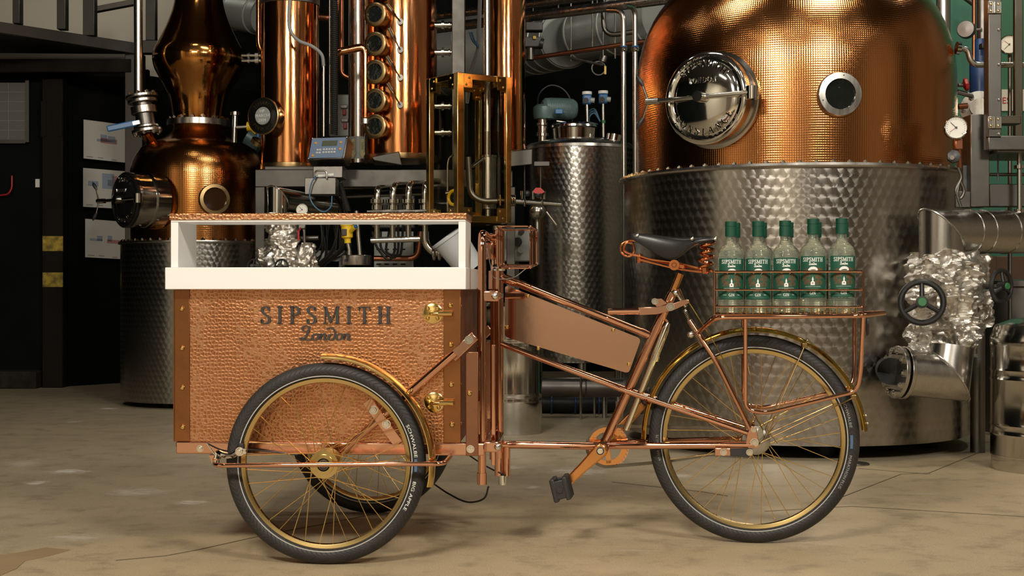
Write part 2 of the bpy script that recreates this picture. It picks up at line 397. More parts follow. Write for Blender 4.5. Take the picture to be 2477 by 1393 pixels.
def mat_tyre(name):
    m, nt, b = new_mat(name); u, v = uvxy(nt)
    tri = mth(nt, 'PINGPONG', v, .026)
    s = mth(nt, 'FRACT', mth(nt, 'MULTIPLY', mth(nt, 'ADD', u, mth(nt, 'MULTIPLY', tri, 1.1)), 62.0))
    g = ramp(nt, mth(nt, 'ABSOLUTE', mth(nt, 'SUBTRACT', s, .5)), .0, .09)
    nt.links.new(nd(nt, 'Bump', {'Height': g, 'Strength': .6, 'Distance': .0015}).outputs[0], b.inputs['Normal'])
    tc = nd(nt, 'TexCoord').outputs['Object']; nz = nd(nt, 'TexNoise', {'Vector': tc, 'Scale': 22.0, 'Detail': 5.0})
    nt.links.new(mixc(nt, ramp(nt, nz.outputs[0], .35, .7), (.013, .0125, .012), (.024, .022, .020)), b.inputs['Base Color'])
    b.inputs['Roughness'].default_value = .58
    return m
M['tyre'] = mat_tyre('bicycle_tyre')
def mat_foil(name):
    m, nt, b = new_mat(name); tc = nd(nt, 'TexCoord').outputs['Object']
    a = nd(nt, 'TexNoise', {'Vector': tc, 'Scale': 9.0, 'Detail': 6.0, 'Roughness': .6, 'Distortion': 1.2})
    vo = nd(nt, 'TexVoronoi', {'Vector': nd(nt, 'VectorMath', {0: tc, 1: a.outputs['Color']}, operation='ADD').outputs[0], 'Scale': 16.0})
    h = mth(nt, 'ADD', a.outputs[0], mth(nt, 'MULTIPLY', vo.outputs['Distance'], .55))
    nt.links.new(nd(nt, 'Bump', {'Height': h, 'Strength': .25, 'Distance': .010}).outputs[0], b.inputs['Normal'])
    nt.links.new(mixc(nt, ramp(nt, a.outputs[0], .4, .6), (.72, .69, .64), (.58, .55, .50)), b.inputs['Base Color'])
    b.inputs['Metallic'].default_value = .9; b.inputs['Roughness'].default_value = .26
    return m
M['foil'] = mat_foil('crumpled_foil')
SCUFFS = [(170, 1140, 75, 9, .9), (90, 1167, 42, 8, .9), (330, 1190, 110, 16, .45), (465, 1215, 60, 8, .75), (265, 988, 34, 3, 1.0), (60, 1120, 60, 14, .4), (1400, 1140, 110, 14, .7), (1290, 1178, 22, 6, .7), (1520, 1200, 24, 4, .7), (1230, 1130, 70, 8, .5), (1650, 1150, 40, 8, .5), (180, 1300, 120, 12, .35), (180, 1020, 30, 3, .6)]
def mat_floor(name):
    m, nt, b = new_mat(name); tc = nd(nt, 'TexCoord').outputs['Object']
    a = nd(nt, 'TexNoise', {'Vector': tc, 'Scale': 1.1, 'Detail': 8.0, 'Roughness': .62})
    f = nd(nt, 'TexNoise', {'Vector': tc, 'Scale': 190.0, 'Detail': 3.0, 'Roughness': .7})
    st = nd(nt, 'TexNoise', {'Vector': nd(nt, 'Mapping', {'Vector': tc, 'Scale': (1.0, 3.2, 1), 'Rotation': (0, 0, .12)}).outputs[0], 'Scale': 1.9, 'Detail': 6.0, 'Roughness': .68})
    cr = mixc(nt, ramp(nt, a.outputs[0], .32, .68), (.40, .325, .215), (.295, .240, .160))
    sx = nd(nt, 'SeparateXYZ', {0: tc})
    slab = mth(nt, 'ADD', mth(nt, 'ADD', sx.outputs[1], mth(nt, 'MULTIPLY', sx.outputs[0], -.62)), mth(nt, 'MULTIPLY', a.outputs[0], .10))
    cr = mixc(nt, mth(nt, 'MULTIPLY', ramp(nt, slab, 5.10, 4.96), .55), cr, (.47, .355, .205))
    cr = mixc(nt, mth(nt, 'MULTIPLY', ramp(nt, f.outputs[0], .52, .70), .55), cr, (.58, .49, .35))
    cr = mixc(nt, mth(nt, 'MULTIPLY', ramp(nt, f.outputs[0], .46, .28), .55), cr, (.14, .11, .07))
    bl = nd(nt, 'TexNoise', {'Vector': tc, 'Scale': 7.0, 'Detail': 7.0, 'Roughness': .7})
    cr = mixc(nt, mth(nt, 'MULTIPLY', ramp(nt, bl.outputs[0], .50, .32), .55), cr, (.17, .135, .088))
    cr = mixc(nt, mth(nt, 'MULTIPLY', ramp(nt, bl.outputs[0], .58, .75), .35), cr, (.52, .44, .31))
    cr = mixc(nt, mth(nt, 'MULTIPLY', ramp(nt, st.outputs[0], .64, .76), .55), cr, (.60, .56, .48))
    cr = mixc(nt, mth(nt, 'MULTIPLY', ramp(nt, st.outputs[0], .36, .24), .5), cr, (.16, .125, .085))
    fine = nd(nt, 'TexNoise', {'Vector': nd(nt, 'Mapping', {'Vector': tc, 'Scale': (4, 16, 1)}).outputs[0], 'Scale': 3.0, 'Detail': 10.0, 'Roughness': .82})
    for px, py, rx, ry, amt in SCUFFS:
        Y = F * EYE / (py - CY); X = (px - CX) * Y / F; wx = rx * Y / F; wy = Y * Y * ry / (F * EYE)
        ex = mth(nt, 'DIVIDE', mth(nt, 'SUBTRACT', sx.outputs[0], X), wx); ey = mth(nt, 'DIVIDE', mth(nt, 'SUBTRACT', sx.outputs[1], Y), wy)
        r2 = mth(nt, 'ADD', mth(nt, 'MULTIPLY', ex, ex), mth(nt, 'MULTIPLY', ey, ey))
        mk = mth(nt, 'EXPONENT', mth(nt, 'MULTIPLY', r2, -1.0))
        cr = mixc(nt, mth(nt, 'MULTIPLY', ramp(nt, mth(nt, 'ADD', mth(nt, 'MULTIPLY', mk, .30), fine.outputs[0]), .70, .84), amt), cr, (.74, .70, .62))
    nt.links.new(cr, b.inputs['Base Color'])
    nt.links.new(nd(nt, 'MapRange', {0: a.outputs[0], 1: .3, 2: .7, 3: .42, 4: .62}).outputs[0], b.inputs['Roughness'])
    nt.links.new(nd(nt, 'Bump', {'Height': f.outputs[0], 'Strength': .25, 'Distance': .003}).outputs[0], b.inputs['Normal'])
    return m
M['floor'] = mat_floor('worn_concrete')
M['floor_patch'] = mat('ochre_concrete_patch', (.34, .24, .13), 0, .6, var=(6, (.25, .17, .09), .25), bump=(160, .3, .003))
M['chalk'] = mat('white_scuff', (.60, .57, .50), 0, .7, var=(30, (.42, .36, .27), .2))
M['joint'] = mat('floor_joint', (.12, .095, .06), 0, .8)

# ------------------------------------------------------------------ lettering
def arc(cx, cy, rx, ry, a0, a1, n=12):
    return [V((cx + rx * math.cos(math.radians(a0 + (a1 - a0) * k / n)), cy + ry * math.sin(math.radians(a0 + (a1 - a0) * k / n)))) for k in range(n + 1)]
def L2(*p): return [V(q) for q in p]
SER = .11
def stem(x, lo=0, hi=1): return [('v', L2((x, lo), (x, hi))), ('t', L2((x - SER - .05, lo + .025), (x + SER + .05, lo + .025))), ('t', L2((x - SER - .05, hi - .025), (x + SER + .05, hi - .025)))]
GL = {
 'I': (.36, stem(.18)),
 'P': (.66, stem(.18) + [('v', L2((.18, .97), (.32, .97)) + arc(.34, .74, .24, .24, 85, -85) + L2((.32, .49), (.18, .49)))]),
 'S': (.58, [('v', spline([(.50, .80, 0), (.42, .95, 0), (.26, .98, 0), (.11, .88, 0), (.10, .71, 0), (.22, .58, 0), (.38, .47, 0), (.50, .33, 0), (.48, .12, 0), (.30, .02, 0), (.12, .07, 0), (.06, .24, 0)], 4)), ('t', L2((.50, .74), (.50, .98))), ('t', L2((.06, .02), (.06, .26)))]),
 'M': (.98, [('t', L2((.14, .02), (.16, .98))), ('v', L2((.15, .98), (.48, .06))), ('t', L2((.48, .06), (.82, .98))), ('v', L2((.83, .98), (.85, .0))), ('t', L2((.02, .025), (.26, .025))), ('t', L2((.70, .025), (.99, .025))), ('t', L2((.03, .975), (.20, .975))), ('t', L2((.78, .975), (.97, .975)))]),
 'T': (.72, [('v', L2((.36, 0), (.36, .98))), ('t', L2((.20, .025), (.52, .025))), ('t', L2((.04, .96), (.68, .96))), ('t', L2((.05, .98), (.05, .78))), ('t', L2((.67, .98), (.67, .78)))]),
 'H': (.84, stem(.18) + stem(.66) + [('t', L2((.18, .52), (.66, .52)))]),
 'L': (.62, stem(.18) + [('t', L2((.18, .03), (.56, .03))), ('t', L2((.56, .0), (.58, .26)))]),
 'O': (.84, [('v', arc(.42, .5, .36, .48, 0, 360, 28))]),
 'N': (.86, [('t', L2((.17, .02), (.17, .98))), ('v', L2((.15, .98), (.70, .02))), ('t', L2((.69, .02), (.69, .98))), ('t', L2((.05, .025), (.29, .025))), ('t', L2((.04, .975), (.20, .975))), ('t', L2((.57, .975), (.82, .975)))]),
 'D': (.82, stem(.18) + [('v', L2((.18, .97), (.34, .97)) + arc(.36, .5, .38, .47, 88, -88) + L2((.34, .03), (.18, .03)))]),
 'C': (.76, [('v', arc(.44, .5, .36, .48, 48, 312, 20)), ('t', L2((.69, .72), (.69, .98)))]),
 'A': (.84, [('t', L2((.14, .02), (.42, .98))), ('v', L2((.41, .98), (.70, .02))), ('t', L2((.22, .34), (.60, .34))), ('t', L2((.02, .025), (.26, .025))), ('t', L2((.56, .025), (.84, .025)))]),
 'E': (.66, stem(.18) + [('t', L2((.18, .97), (.56, .97))), ('t', L2((.18, .03), (.58, .03))), ('t', L2((.18, .52), (.46, .52))), ('t', L2((.56, .99), (.57, .78))), ('t', L2((.58, .01), (.60, .24)))]),
 'R': (.76, stem(.18) + [('v', L2((.18, .97), (.32, .97)) + arc(.34, .75, .22, .22, 85, -85) + L2((.32, .52), (.18, .52))), ('v', L2((.34, .52), (.66, .02)))]),
 'U': (.82, [('v', L2((.18, .98), (.18, .34)) + arc(.41, .30, .23, .28, 180, 360) + L2((.64, .34), (.64, .98))), ('t', L2((.04, .975), (.32, .975))), ('t', L2((.54, .975), (.76, .975)))]),
 'G': (.82, [('v', arc(.44, .5, .36, .48, 48, 325, 20)), ('v', L2((.68, .04), (.68, .42))), ('t', L2((.52, .42), (.80, .42)))]),
 'Y': (.80, [('v', L2((.12, .98), (.40, .46))), ('t', L2((.40, .46), (.68, .98))), ('v', L2((.40, .48), (.40, .0))), ('t', L2((.26, .025), (.54, .025)))]),
 ' ': (.4, []),
}
def glyph(g, ch, to3, d, T=.165, t=.070):
    for kind, pts in GL[ch][1]:
        pts = [V((p[0], p[1])) for p in pts]; wd = []
        for i in range(len(pts)):
            a = pts[max(i - 1, 0)]; b = pts[min(i + 1, len(pts) - 1)]; q = (b - a).normalized()
            wd.append(t if kind == 't' else t + (T - t) * abs(q.y) ** 1.3)
        g.ribbon(pts, wd, to3, d)
def word_width(txt, gap): return sum(GL[c][0] for c in txt) + gap * (len(txt) - 1)
def line_text(parent, txt, p0, u, v, n, h, m, dep, gap=.16, one=False, name='letter'):
    """serif word from baseline point p0 along u, cap height h, raised by dep along n"""
    x = 0; gg = G()
    for c in txt:
        g = gg if one else G()
        glyph(g, c, lambda q, x=x: p0 + u * (q.x + x) * h + v * q.y * h + n * dep, n * -dep)
        x += GL[c][0] + gap
        if not one and g.v: g.part(name, m, parent, label='raised capital letter ' + c)
    if one: gg.part(name, m, parent, kind='stuff')
def arc_text(parent, txt, c, u, v, n, r, h, m, dep, mid=90, gap=.2, flip=False, one=False):
    wtot = word_width(txt, gap) * h; s = -wtot / 2; gg = G()
    for ch in txt:
        wc = GL[ch][0] * h; th = math.radians(mid) - (s + wc / 2) / r * (-1 if flip else 1)
        rad = u * math.cos(th) + v * math.sin(th); tn = u * math.sin(th) - v * math.cos(th)
        if flip: tn = -tn; up = -rad; base = c + rad * (r + h / 2)
        else: up = rad; base = c + rad * (r - h / 2)
        g = gg if one else G()
        glyph(g, ch, lambda q, base=base, tn=tn, up=up, wc=wc: base + tn * (q.x * h - wc / 2) + up * q.y * h + n * dep, n * -dep)
        if not one and g.v: g.part('letter', m, parent, label='raised capital letter ' + ch)
        s += wc + gap * h
    if one: gg.part('lettering', m, parent, kind='stuff')
_tx = {}
def bfont(txt):
    if txt not in _tx:
        cu = bpy.data.curves.new('t', 'FONT'); cu.body = txt; cu.size = 1.4; cu.align_x = 'CENTER'; cu.resolution_u = 2
        o = bpy.data.objects.new('t', cu); me = bpy.data.meshes.new_from_object(o)
        _tx[txt] = ([V((p.co.x, p.co.y)) for p in me.vertices], [tuple(q.vertices) for q in me.polygons])
        bpy.data.objects.remove(o); bpy.data.curves.remove(cu); bpy.data.meshes.remove(me)
    return _tx[txt]
def flat_text(g, txt, to3):
    vs, fs = bfont(txt); g.add([to3(p) for p in vs], fs); return g
# ================================================================== the room
XL, XR, YF, YB, ZC = -6.2, 5.6, -5.0, 12.7, 4.7
G().aabb((XL, YF, -.12), (XR, YB, 0)).struct('floor', M['floor'])
G().aabb((XL, YF, ZC), (XR, YB, ZC + .1)).struct('ceiling', M['ceiling'])
G().aabb((XL, YB, 0), (XR, YB + .12, ZC)).struct('wall_back', M['shaded_wall'])
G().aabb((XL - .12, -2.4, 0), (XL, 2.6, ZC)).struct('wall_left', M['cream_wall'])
G().aabb((XL - .12, 2.6, 0), (XL, YB, ZC)).struct('wall_left_far', M['shaded_wall'])
G().aabb((XL - .12, YF, 0), (XL, -2.4, ZC)).struct('wall_left_near', M['far_wall'])
G().aabb((XR, YF, 0), (XR + .12, YB, ZC)).struct('wall_right', M['far_wall'])
G().aabb((XL, YF - .12, 0), (XR, YF, ZC)).struct('wall_front', M['cream_wall'])
G().aabb((2.55, 9.4, 0), (XR, 9.5, ZC)).struct('wall_green', M['green_wall'])
# black partition under the platform, running away to the right
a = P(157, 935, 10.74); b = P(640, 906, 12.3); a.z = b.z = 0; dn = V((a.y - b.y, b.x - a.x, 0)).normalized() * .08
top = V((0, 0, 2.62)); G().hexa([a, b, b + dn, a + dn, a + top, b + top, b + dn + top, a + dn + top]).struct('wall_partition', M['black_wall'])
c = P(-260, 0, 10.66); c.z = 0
G().aabb((c.x, 10.70, 0), (a.x + .02, 10.80, 2.62)).struct('wall_side', M['shaded_wall'])
# pale upper wall behind the platform
G().aabb((XL, 12.45, 2.5), (-3.12, 12.55, ZC)).struct('wall_upper', M['cream_wall'])
# floor repairs and joints (thin real layers)
def floor_poly(name, pts, m, h=.0015):
    q = []
    for (px, py) in pts:
        Y = F * EYE / (py - CY); q.append(V(((px - CX) * Y / F, Y, .0002)))
    return G().prism(q, (0, 0, h)).struct(name, m)
floor_poly('trim_1', [(-60, 1352), (40, 1338), (110, 1325), (170, 1331), (120, 1345), (60, 1358), (40, 1376), (0, 1393), (-60, 1393)], M['floor_patch'])
def floor_line(name, pts, m, wpx=2.0):
    g = G()
    q = [V(((px - CX) * EYE / (py - CY), F * EYE / (py - CY), 0)) for px, py in pts]
    g.ribbon([V((p.x, p.y)) for p in q], [wpx * .0016] * len(q), lambda p: V((p.x, p.y, .0016)), V((0, 0, -.0014)))
    return g.struct(name, m)
floor_line('trim_2', [(280, 1356), (400, 1345), (480, 1330), (660, 1290), (800, 1265), (1010, 1222)], M['joint'], 3)
floor_line('trim_3', [(1480, 1166), (1700, 1190), (1760, 1200)], M['joint'], 2)
floor_line('trim_4', [(2030, 1205), (2180, 1147), (2246, 1145), (2380, 1090)], M['joint'], 3)
floor_line('trim_5', [(2077, 1133), (2180, 1142), (2250, 1147)], M['joint'], 2)
floor_line('trim_6', [(1850, 1237), (2060, 1225), (2477, 1250)], M['joint'], 2)
for k, (x0, x1) in enumerate(((-2.98, -2.88), (-2.78, -2.66), (-.6, -.3), (1.4, 1.9), (3.6, 4.1))):   # unseen dark posts, added to streak the reflections in the copper
    G().aabb((x0, YF, 0), (x1, YF + .08, 2.6)).struct('trim_%d' % (7 + k), M['timber'])
# ================================================================== the tricycle
FR = 4.16
trike = thing('cargo_tricycle', 'copper cargo tricycle with hammered box, white counter and three spoked wheels', 'tricycle', (0, 4.2, 0))
UPZ = V((0, 0, 1))
# the rear frame stands yawed against the picture plane; it is laid out in its own straight frame and turned at the end
YAW = math.radians(-8.5); RPV = V(((1822 - CX) * FR / F, FR, 0)); RUV = V((math.cos(YAW), math.sin(YAW), 0)); RNV = V((-math.sin(YAW), math.cos(YAW), 0))
def PR(px, py, Y):
    d = V(((px - CX) / F, 1, (CY - py) / F)); t = ((RPV + RNV * (Y - FR)).dot(RNV)) / d.dot(RNV); q = d * t + V((0, 0, EYE)) - RPV
    return V((RPV.x + q.dot(RUV), FR + q.dot(RNV), q.z))
REAR = []; _was = []
def rear_begin(): _was[:] = list(trike.children)
def rear_end(): REAR.extend(o for o in trike.children if o not in _was)
screw_me = proto(G().lathe([(1e-4, .0035), (.0018, .0038), (.0022, .0050), (.005, .0045), (.0075, .0020), (.008, 0)], n=14), 'screw', M['brass'])
bolt_me = proto(G().lathe([(1e-4, .0085), (.004, .0085), (.0045, .0065), (.0085, .0065), (.0095, .0055), (.0095, .0015), (.013, .0015), (.013, 0)], n=16), 'bolt', M['chrome'])
rivet_me = proto(G().lathe([(1e-4, .003), (.0035, .0027), (.0058, .001), (.006, 0)], n=14), 'rivet', M['chrome'])
nut_me = proto(G().ball((0, 0, .006), .0115, 14), 'dome_nut', M['chrome'])

# ---------------- wheels
def wheel(name, c, ax, R, tr, rimr, texts, stripe=True):
    """c hub centre, ax axle towards the viewer, R outer radius, tr tyre radius, rimr rim edge radius"""
    u = V((0, 0, 1)).cross(ax).normalized(); v = ax.cross(u)      # u right, v up when seen from the axle side
    g = G(); rt = rimr + .0012
    prof = [(rt, -.0125), (rt + .002, .0125), (rimr - .005, .0115), (rimr - .014, .008), (rimr - .0165, 0), (rimr - .014, -.008), (rimr - .005, -.0115), (rt, -.0125)]
    g.lathe(prof, c, ax, 96, u); wh = g.part(name, M['gold_rim'], trike)
    cr = (R + rimr - .006) / 2; hh = (R - rimr + .006) / 2; g = G(); pr = []
    for k in range(25):
        a = math.radians(-160 + 320 * k / 24); pr.append((cr + hh * math.cos(a), tr * math.sin(a)))
    g.lathe(pr, c, ax, 128, u).part('tyre', M['tyre'], wh)
    # reflex stripe along the sidewall, both sides
    for sgn in (1, -1):
        a = math.radians(128)
        r0, h0 = cr + hh * math.cos(a), sgn * (tr * math.sin(a) + .0012)
        G().ring(c + ax * (h0 - .0006), ax, r0 + .0022, r0 - .0006, .0012, 128).part('reflex_stripe', M['reflect'], wh)
    # hub
    hf = .041 if 'front' in name else .034
    g = G(); g.lathe([(1e-4, -.052), (.006, -.052), (.006, -.042), (.013, -.041), (.014, -.034), (hf, -.034), (hf, -.030), (.020, -.027), (.018, 0), (.020, .027), (hf, .030), (hf, .034), (hf * .72, .035), (hf * .70, .040), (.0190, .041), (.0185, .036), (1e-4, .036)], c, ax, 40, u)
    g.part('hub', M['gold_rim'], wh)
    G().lathe([(1e-4, .047), (.006, .047), (.0065, .040), (.011, .040), (.0125, .0435), (.0150, .0435), (.0165, .040), (.0185, .037)], c, ax, 32, u).part('bearing_cap', M['steel_dull'], wh)
    sp = G().cyl((0, 0, 0), (0, 0, 1), .0012, n=6); me = proto(sp, 'spoke', M['brass'])
    for k in range(36):
        side = 1 if k % 2 else -1; off = math.radians(62) * (1 if (k // 2) % 2 else -1)
        t = 2 * PI * (k + .5) / 36
        a = c + (u * math.cos(t + off) + v * math.sin(t + off)) * (hf - .004) + ax * side * .032
        b = c + (u * math.cos(t) + v * math.sin(t)) * (rimr - .013) + ax * side * .003
        o = inst(me, 'spoke', wh, a, b - a); o.scale = (1, 1, (b - a).length)
    for txt, mid, h, m, adv in texts:
        g = G(); a0 = math.radians(108)
        rr = cr + hh * math.cos(a0) + .001; r2 = rr + h
        def to3(p, mid=mid, h=h, adv=adv):
            r = rr + h * min(max(p.y, -.25), 1.05)
            t = math.radians(mid) + p.x * h * adv / cr
            q = max(-1, min(1, (r - cr) / hh)); z = tr * math.sqrt(max(0, 1 - q * q)) + .0009
            return c + (u * math.cos(t) + v * math.sin(t)) * r + ax * z
        flat_text(g, txt, lambda p: to3(V((-p.x, p.y)))); g.part('sidewall_lettering', m, wh, kind='stuff')
    return wh
rear_begin(); RW = PR(1822, 1064, FR); RW.z = .3265
TOC = V((0, -1, 0))
rear = wheel('rear_wheel', RW, TOC, .3265, .0235, .284, [('SCHWALBE', 16, .0085, M['print_grey'], 1.4), ('MARATHON PLUS', -19, .0085, M['print_grey'], 1.15), ('47-559   26x1.75', 186, .008, M['print_grey'], 1.1)])
rear_end()
NW = Lw(0, -.435, .292); FWh = Lw(0, .435, .292)
near = wheel('front_wheel', NW, -FV, .292, .025, .2495, [('SCHWALBE', 15, .0095, M['print_white'], 1.45), ('BIG APPLE', -20, .0095, M['print_white'], 1.5)])
far = wheel('front_wheel', FWh, -FV, .292, .025, .2495, [])
for wh, c, ax in ((rear, RW, TOC), (near, NW, -FV)):        # small blue mark between the tyre words
    u = UPZ.cross(ax).normalized(); R = .3265 if wh is rear else .292; tr = .0235 if wh is rear else .025; rim = .284 if wh is rear else .2495
    cr = (R + rim - .006) / 2
    g = G(); g.lathe([(cr + .001, tr + .0004), (cr + .001, tr + .0012), (cr - .007, tr + .0012), (cr - .007, tr - .001)], c, ax, 8, u, math.radians(-4.5), math.radians(3.5)).part('blue_mark', M['tyre_blue'], wh)

# ---------------- mudguards
def guard(name, c, ax, r, wdt, a0, a1, m, bulge=.013):
    u = UPZ.cross(ax).normalized(); n = 12
    top = [(r + bulge * (1 - (2 * k / n - 1) ** 2), wdt * (k / n - .5)) for k in range(n + 1)]
    prof = top + [(rr - .0022, h) for rr, h in reversed(top)] + [top[0]]
    g = G(); g.lathe(prof, c, ax, 64, u, math.radians(a0), math.radians(a1))
    k = len(prof)
    return g.part(name, m, trike)
gn = guard('front_mudguard', NW, -FV, .306, .066, -12, 92, M['brass'])
gf = guard('front_mudguard', FWh, -FV, .306, .066, -12, 92, M['brass'])
M['guard'] = mat('olive_brass', (.62, .43, .10), 1, .16, var=(16, (.52, .34, .07), .3))
rear_begin()
gr = guard('rear_mudguard', RW, TOC, .338, .056, 5, 181, M['guard'])
for a in (9, 13, 62):
    t = math.radians(a); d = V((math.cos(t), 0, math.sin(t))); inst(nut_me, 'rivet', gr, RW + d * .350 + V((0, -.012, 0)), d, scale=(.35, .35, .35))
for a in (24, 62):       # stays of the rear mudguard, near and far
    t = math.radians(a); d = V((math.cos(t), 0, math.sin(t)))
    for s in (-1, 1):
        G().tube(rnd([RW + V((.01, s * .065, -.012)), RW + V((.03, s * .062, .0)) , RW + d * .335 + V((0, s * .030, 0))], .02), .0022, 8).part('mudguard_stay', M['brass_old'], trike)
        G().box(RW + d * .334 + V((0, s * .0295, 0)), (.016, .007, .016)).part('stay_clip', M['brass_old'], trike, bev=.002)

rear_end()
# ---------------- hammered box
bx0 = LL(421, 900, -.345)[0]; bx1 = LL(1115, 900, -.345)[0]; hx0 = LL(460, 900, -.345)[0]; hx1 = LL(1073, 900, -.345)[0]
zb = LL(700, 1069, -.345)[1]; zc = LL(760, 700, -.39)[1]; zt = LL(760, 646.5, -.39)[1]
box = G().lbox(bx0 + .002, bx1 - .002, -.340, .340, zb, zc + .004).part('cargo_box', M['side'], trike, label='dark copper body of the cargo box', bev=.003)
G().lbox(hx0, hx1, -.3465, -.3395, zb + .001, zc).part('hammered_panel', M['hammer'], box, label='hammered copper front sheet')
for x0, x1 in ((bx0, hx0), (hx1, bx1)):
    G().lbox(x0, x1, -.3495, -.338, zb + .0005, zc).part('corner_strip', M['strip'], box, bev=.0015)
G().lbox(bx0 - .001, bx0 + .004, -.3495, .345, zb + .0005, zc).part('end_sheet', M['strip'], box)
for pts in ([(440, 747), (440.5, 842), (441, 938), (441.5, 1033)], [(1089.5, 739), (1090.7, 834), (1091.8, 930.6), (1093.6, 1027)]):
    for px, py in pts: inst(screw_me, 'screw', box, LP(px, py, -.3495), -FV)
for px, py in ((1047, 758), (1050, 973)):     # round-plate latches
    c = LP(px, py, -.3465); r = .0305
    h = G(); h.lathe([(1e-4, .006), (r * .85, .0055), (r, .003), (r, 0)], c, -FV, 40)
    ho = h.part('latch', M['brass'], box, label='round brass latch plate')
    g = G(); g.tube(rnd([c - FV * .004 + FU * -.006, c - FV * .022 + FU * -.004, c - FV * .026 + FU * .03], .012), .0055, 12)
    g.tube([c - FV * .026 + FU * .018, c - FV * .022 + FU * .058], .0080, 16)
    g.part('latch_hook', M['brass'], box)
    for k in range(4):
        a = PI / 4 + k * PI / 2; inst(screw_me, 'screw', box, c - FV * .005 + FU * .020 * math.cos(a) + UPZ * .020 * math.sin(a), -FV, scale=(.8, .8, .8))
# raised lettering
x0, zz = LL(631, 783, -.3465); wpx = (LL(947, 783, -.3465)[0] - x0); hcap = LL(631, 741, -.3465)[1] - zz
gap = (wpx / hcap - sum(GL[c][0] for c in 'SIPSMITH')) / 7
line_text(box, 'SIPSMITH', Lw(x0, -.3465, zz), FU, UPZ, -FV, hcap, M['letter'], .006, gap)
SCR = [   # "London" in pen strokes (units: cap height 1)
 ('L', [(.26, .62), (.10, .70), (.10, .90), (.30, 1.0), (.46, .92), (.44, .72), (.34, .40), (.22, .12), (.08, .0), (-.04, .06), (.02, .16), (.18, .10), (.36, .0), (.54, .02), (.62, .12)]),
 ('o', [(.86, .44), (.72, .36), (.66, .16), (.74, .02), (.90, .04), (1.0, .22), (.98, .40), (.86, .44)]),
 ('n', [(1.10, .40), (1.18, .42), (1.16, .22), (1.10, .0)]), ('n', [(1.12, .12), (1.24, .36), (1.38, .44), (1.42, .34), (1.36, .10), (1.42, .0), (1.52, .08)]),
 ('d', [(1.84, .42), (1.68, .36), (1.60, .16), (1.68, .02), (1.84, .04), (1.96, .22), (2.00, .50), (1.92, .76), (1.76, .88), (1.60, .84), (1.58, .74)]),
 ('o', [(2.26, .44), (2.12, .36), (2.06, .16), (2.14, .02), (2.30, .04), (2.40, .22), (2.38, .40), (2.26, .44)]),
 ('n', [(2.50, .40), (2.58, .42), (2.56, .22), (2.50, .0)]), ('n', [(2.52, .12), (2.64, .36), (2.78, .44), (2.82, .34), (2.76, .10), (2.82, .0), (2.92, .08)])]
def script_word(parent, to3, d, m, one=False, T=.10, t=.045):
    groups = {}
    for i, (ch, pts) in enumerate(SCR):
        key = (ch, 0) if one else (ch, sum(1 for j in range(i) if SCR[j][0] != SCR[j + 1][0]))
        groups.setdefault('all' if one else key, []).append(pts)
    for key, strokes in groups.items():
        g = G()
        for pts in strokes:
            q = [V((p.x, p.y)) for p in spline([(x, y, 0) for x, y in pts], 5)]
            wd = [t + (T - t) * abs((q[min(i + 1, len(q) - 1)] - q[max(i - 1, 0)]).normalized().y) for i in range(len(q))]
            g.ribbon(q, wd, to3, d)
        g.part('script_lettering' if one else 'script_letter', m, parent, kind='stuff' if one else None, label=None if one else 'raised script letter ' + key[0])
x0, zz = LL(729, 822, -.3465); sw = (LL(849, 822, -.3465)[0] - x0); hs = LL(729, 788, -.3465)[1] - zz
script_word(box, lambda q: Lw(x0 + q.x * sw / 2.92, -.3465, zz + q.y * hs) - FV * .005, FV * .005, M['letter'], T=.13, t=.06)

# ---------------- chassis rail under the box
rx0 = LL(425, 1085, -.352)[0]; rx1 = LL(1172, 1085, -.352)[0]; zr0 = LL(790, 1100, -.352)[1]
ch = G().lbox(rx0, rx1, -.352, -.318, zr0, zb).part('chassis_rail', M['rose_flat'], trike, bev=.004)
G().lbox(rx0, rx1, .318, .352, zr0, zb).part('chassis_rail', M['rose_flat'], trike, bev=.004)
for x in (rx0, 0, rx1 - .035): G().lbox(x, x + .034, -.318, .318, zr0 + .002, zb - .001).part('cross_rail', M['rose_flat'], trike, bev=.003)
G().cyl(Lw(0, -.39, .292), Lw(0, .39, .292), .011).part('axle', M['rose'], trike)
for s in (-1, 1): G().lbox(-.03, .03, s * .352 - .004, s * .352 + .004, .27, zb).part('axle_plate', M['rose_flat'], trike, bev=.002)
inst(bolt_me, 'bolt', ch, LP(484, 1085, -.352), -FV, scale=(.8, .8, .8))
ux0 = LL(1127, 950, -.356)[0]; ux1 = LL(1157, 950, -.356)[0]; uz = LL(1140, 851, -.356)[1]
up = G().lbox(ux0, ux1, -.3585, -.3505, zr0, uz).part('upright_plate', M['side'], trike, bev=.002)
G().lbox(ux0, ux1, .3505, .3585, zr0, uz).part('upright_plate', M['rose_flat'], trike, bev=.002)
inst(bolt_me, 'bolt', up, LP(1138, 1086, -.3585), -FV, scale=(.9, .9, .9))
inst(screw_me, 'screw', up, LP(1136, 951, -.3585), -FV)
for py in (739, 928, 1025): inst(screw_me, 'screw', box, Lw(bx1 - .002, -.33, LL(1119, py, -.345)[1]), FU, scale=(.6, .6, .6))

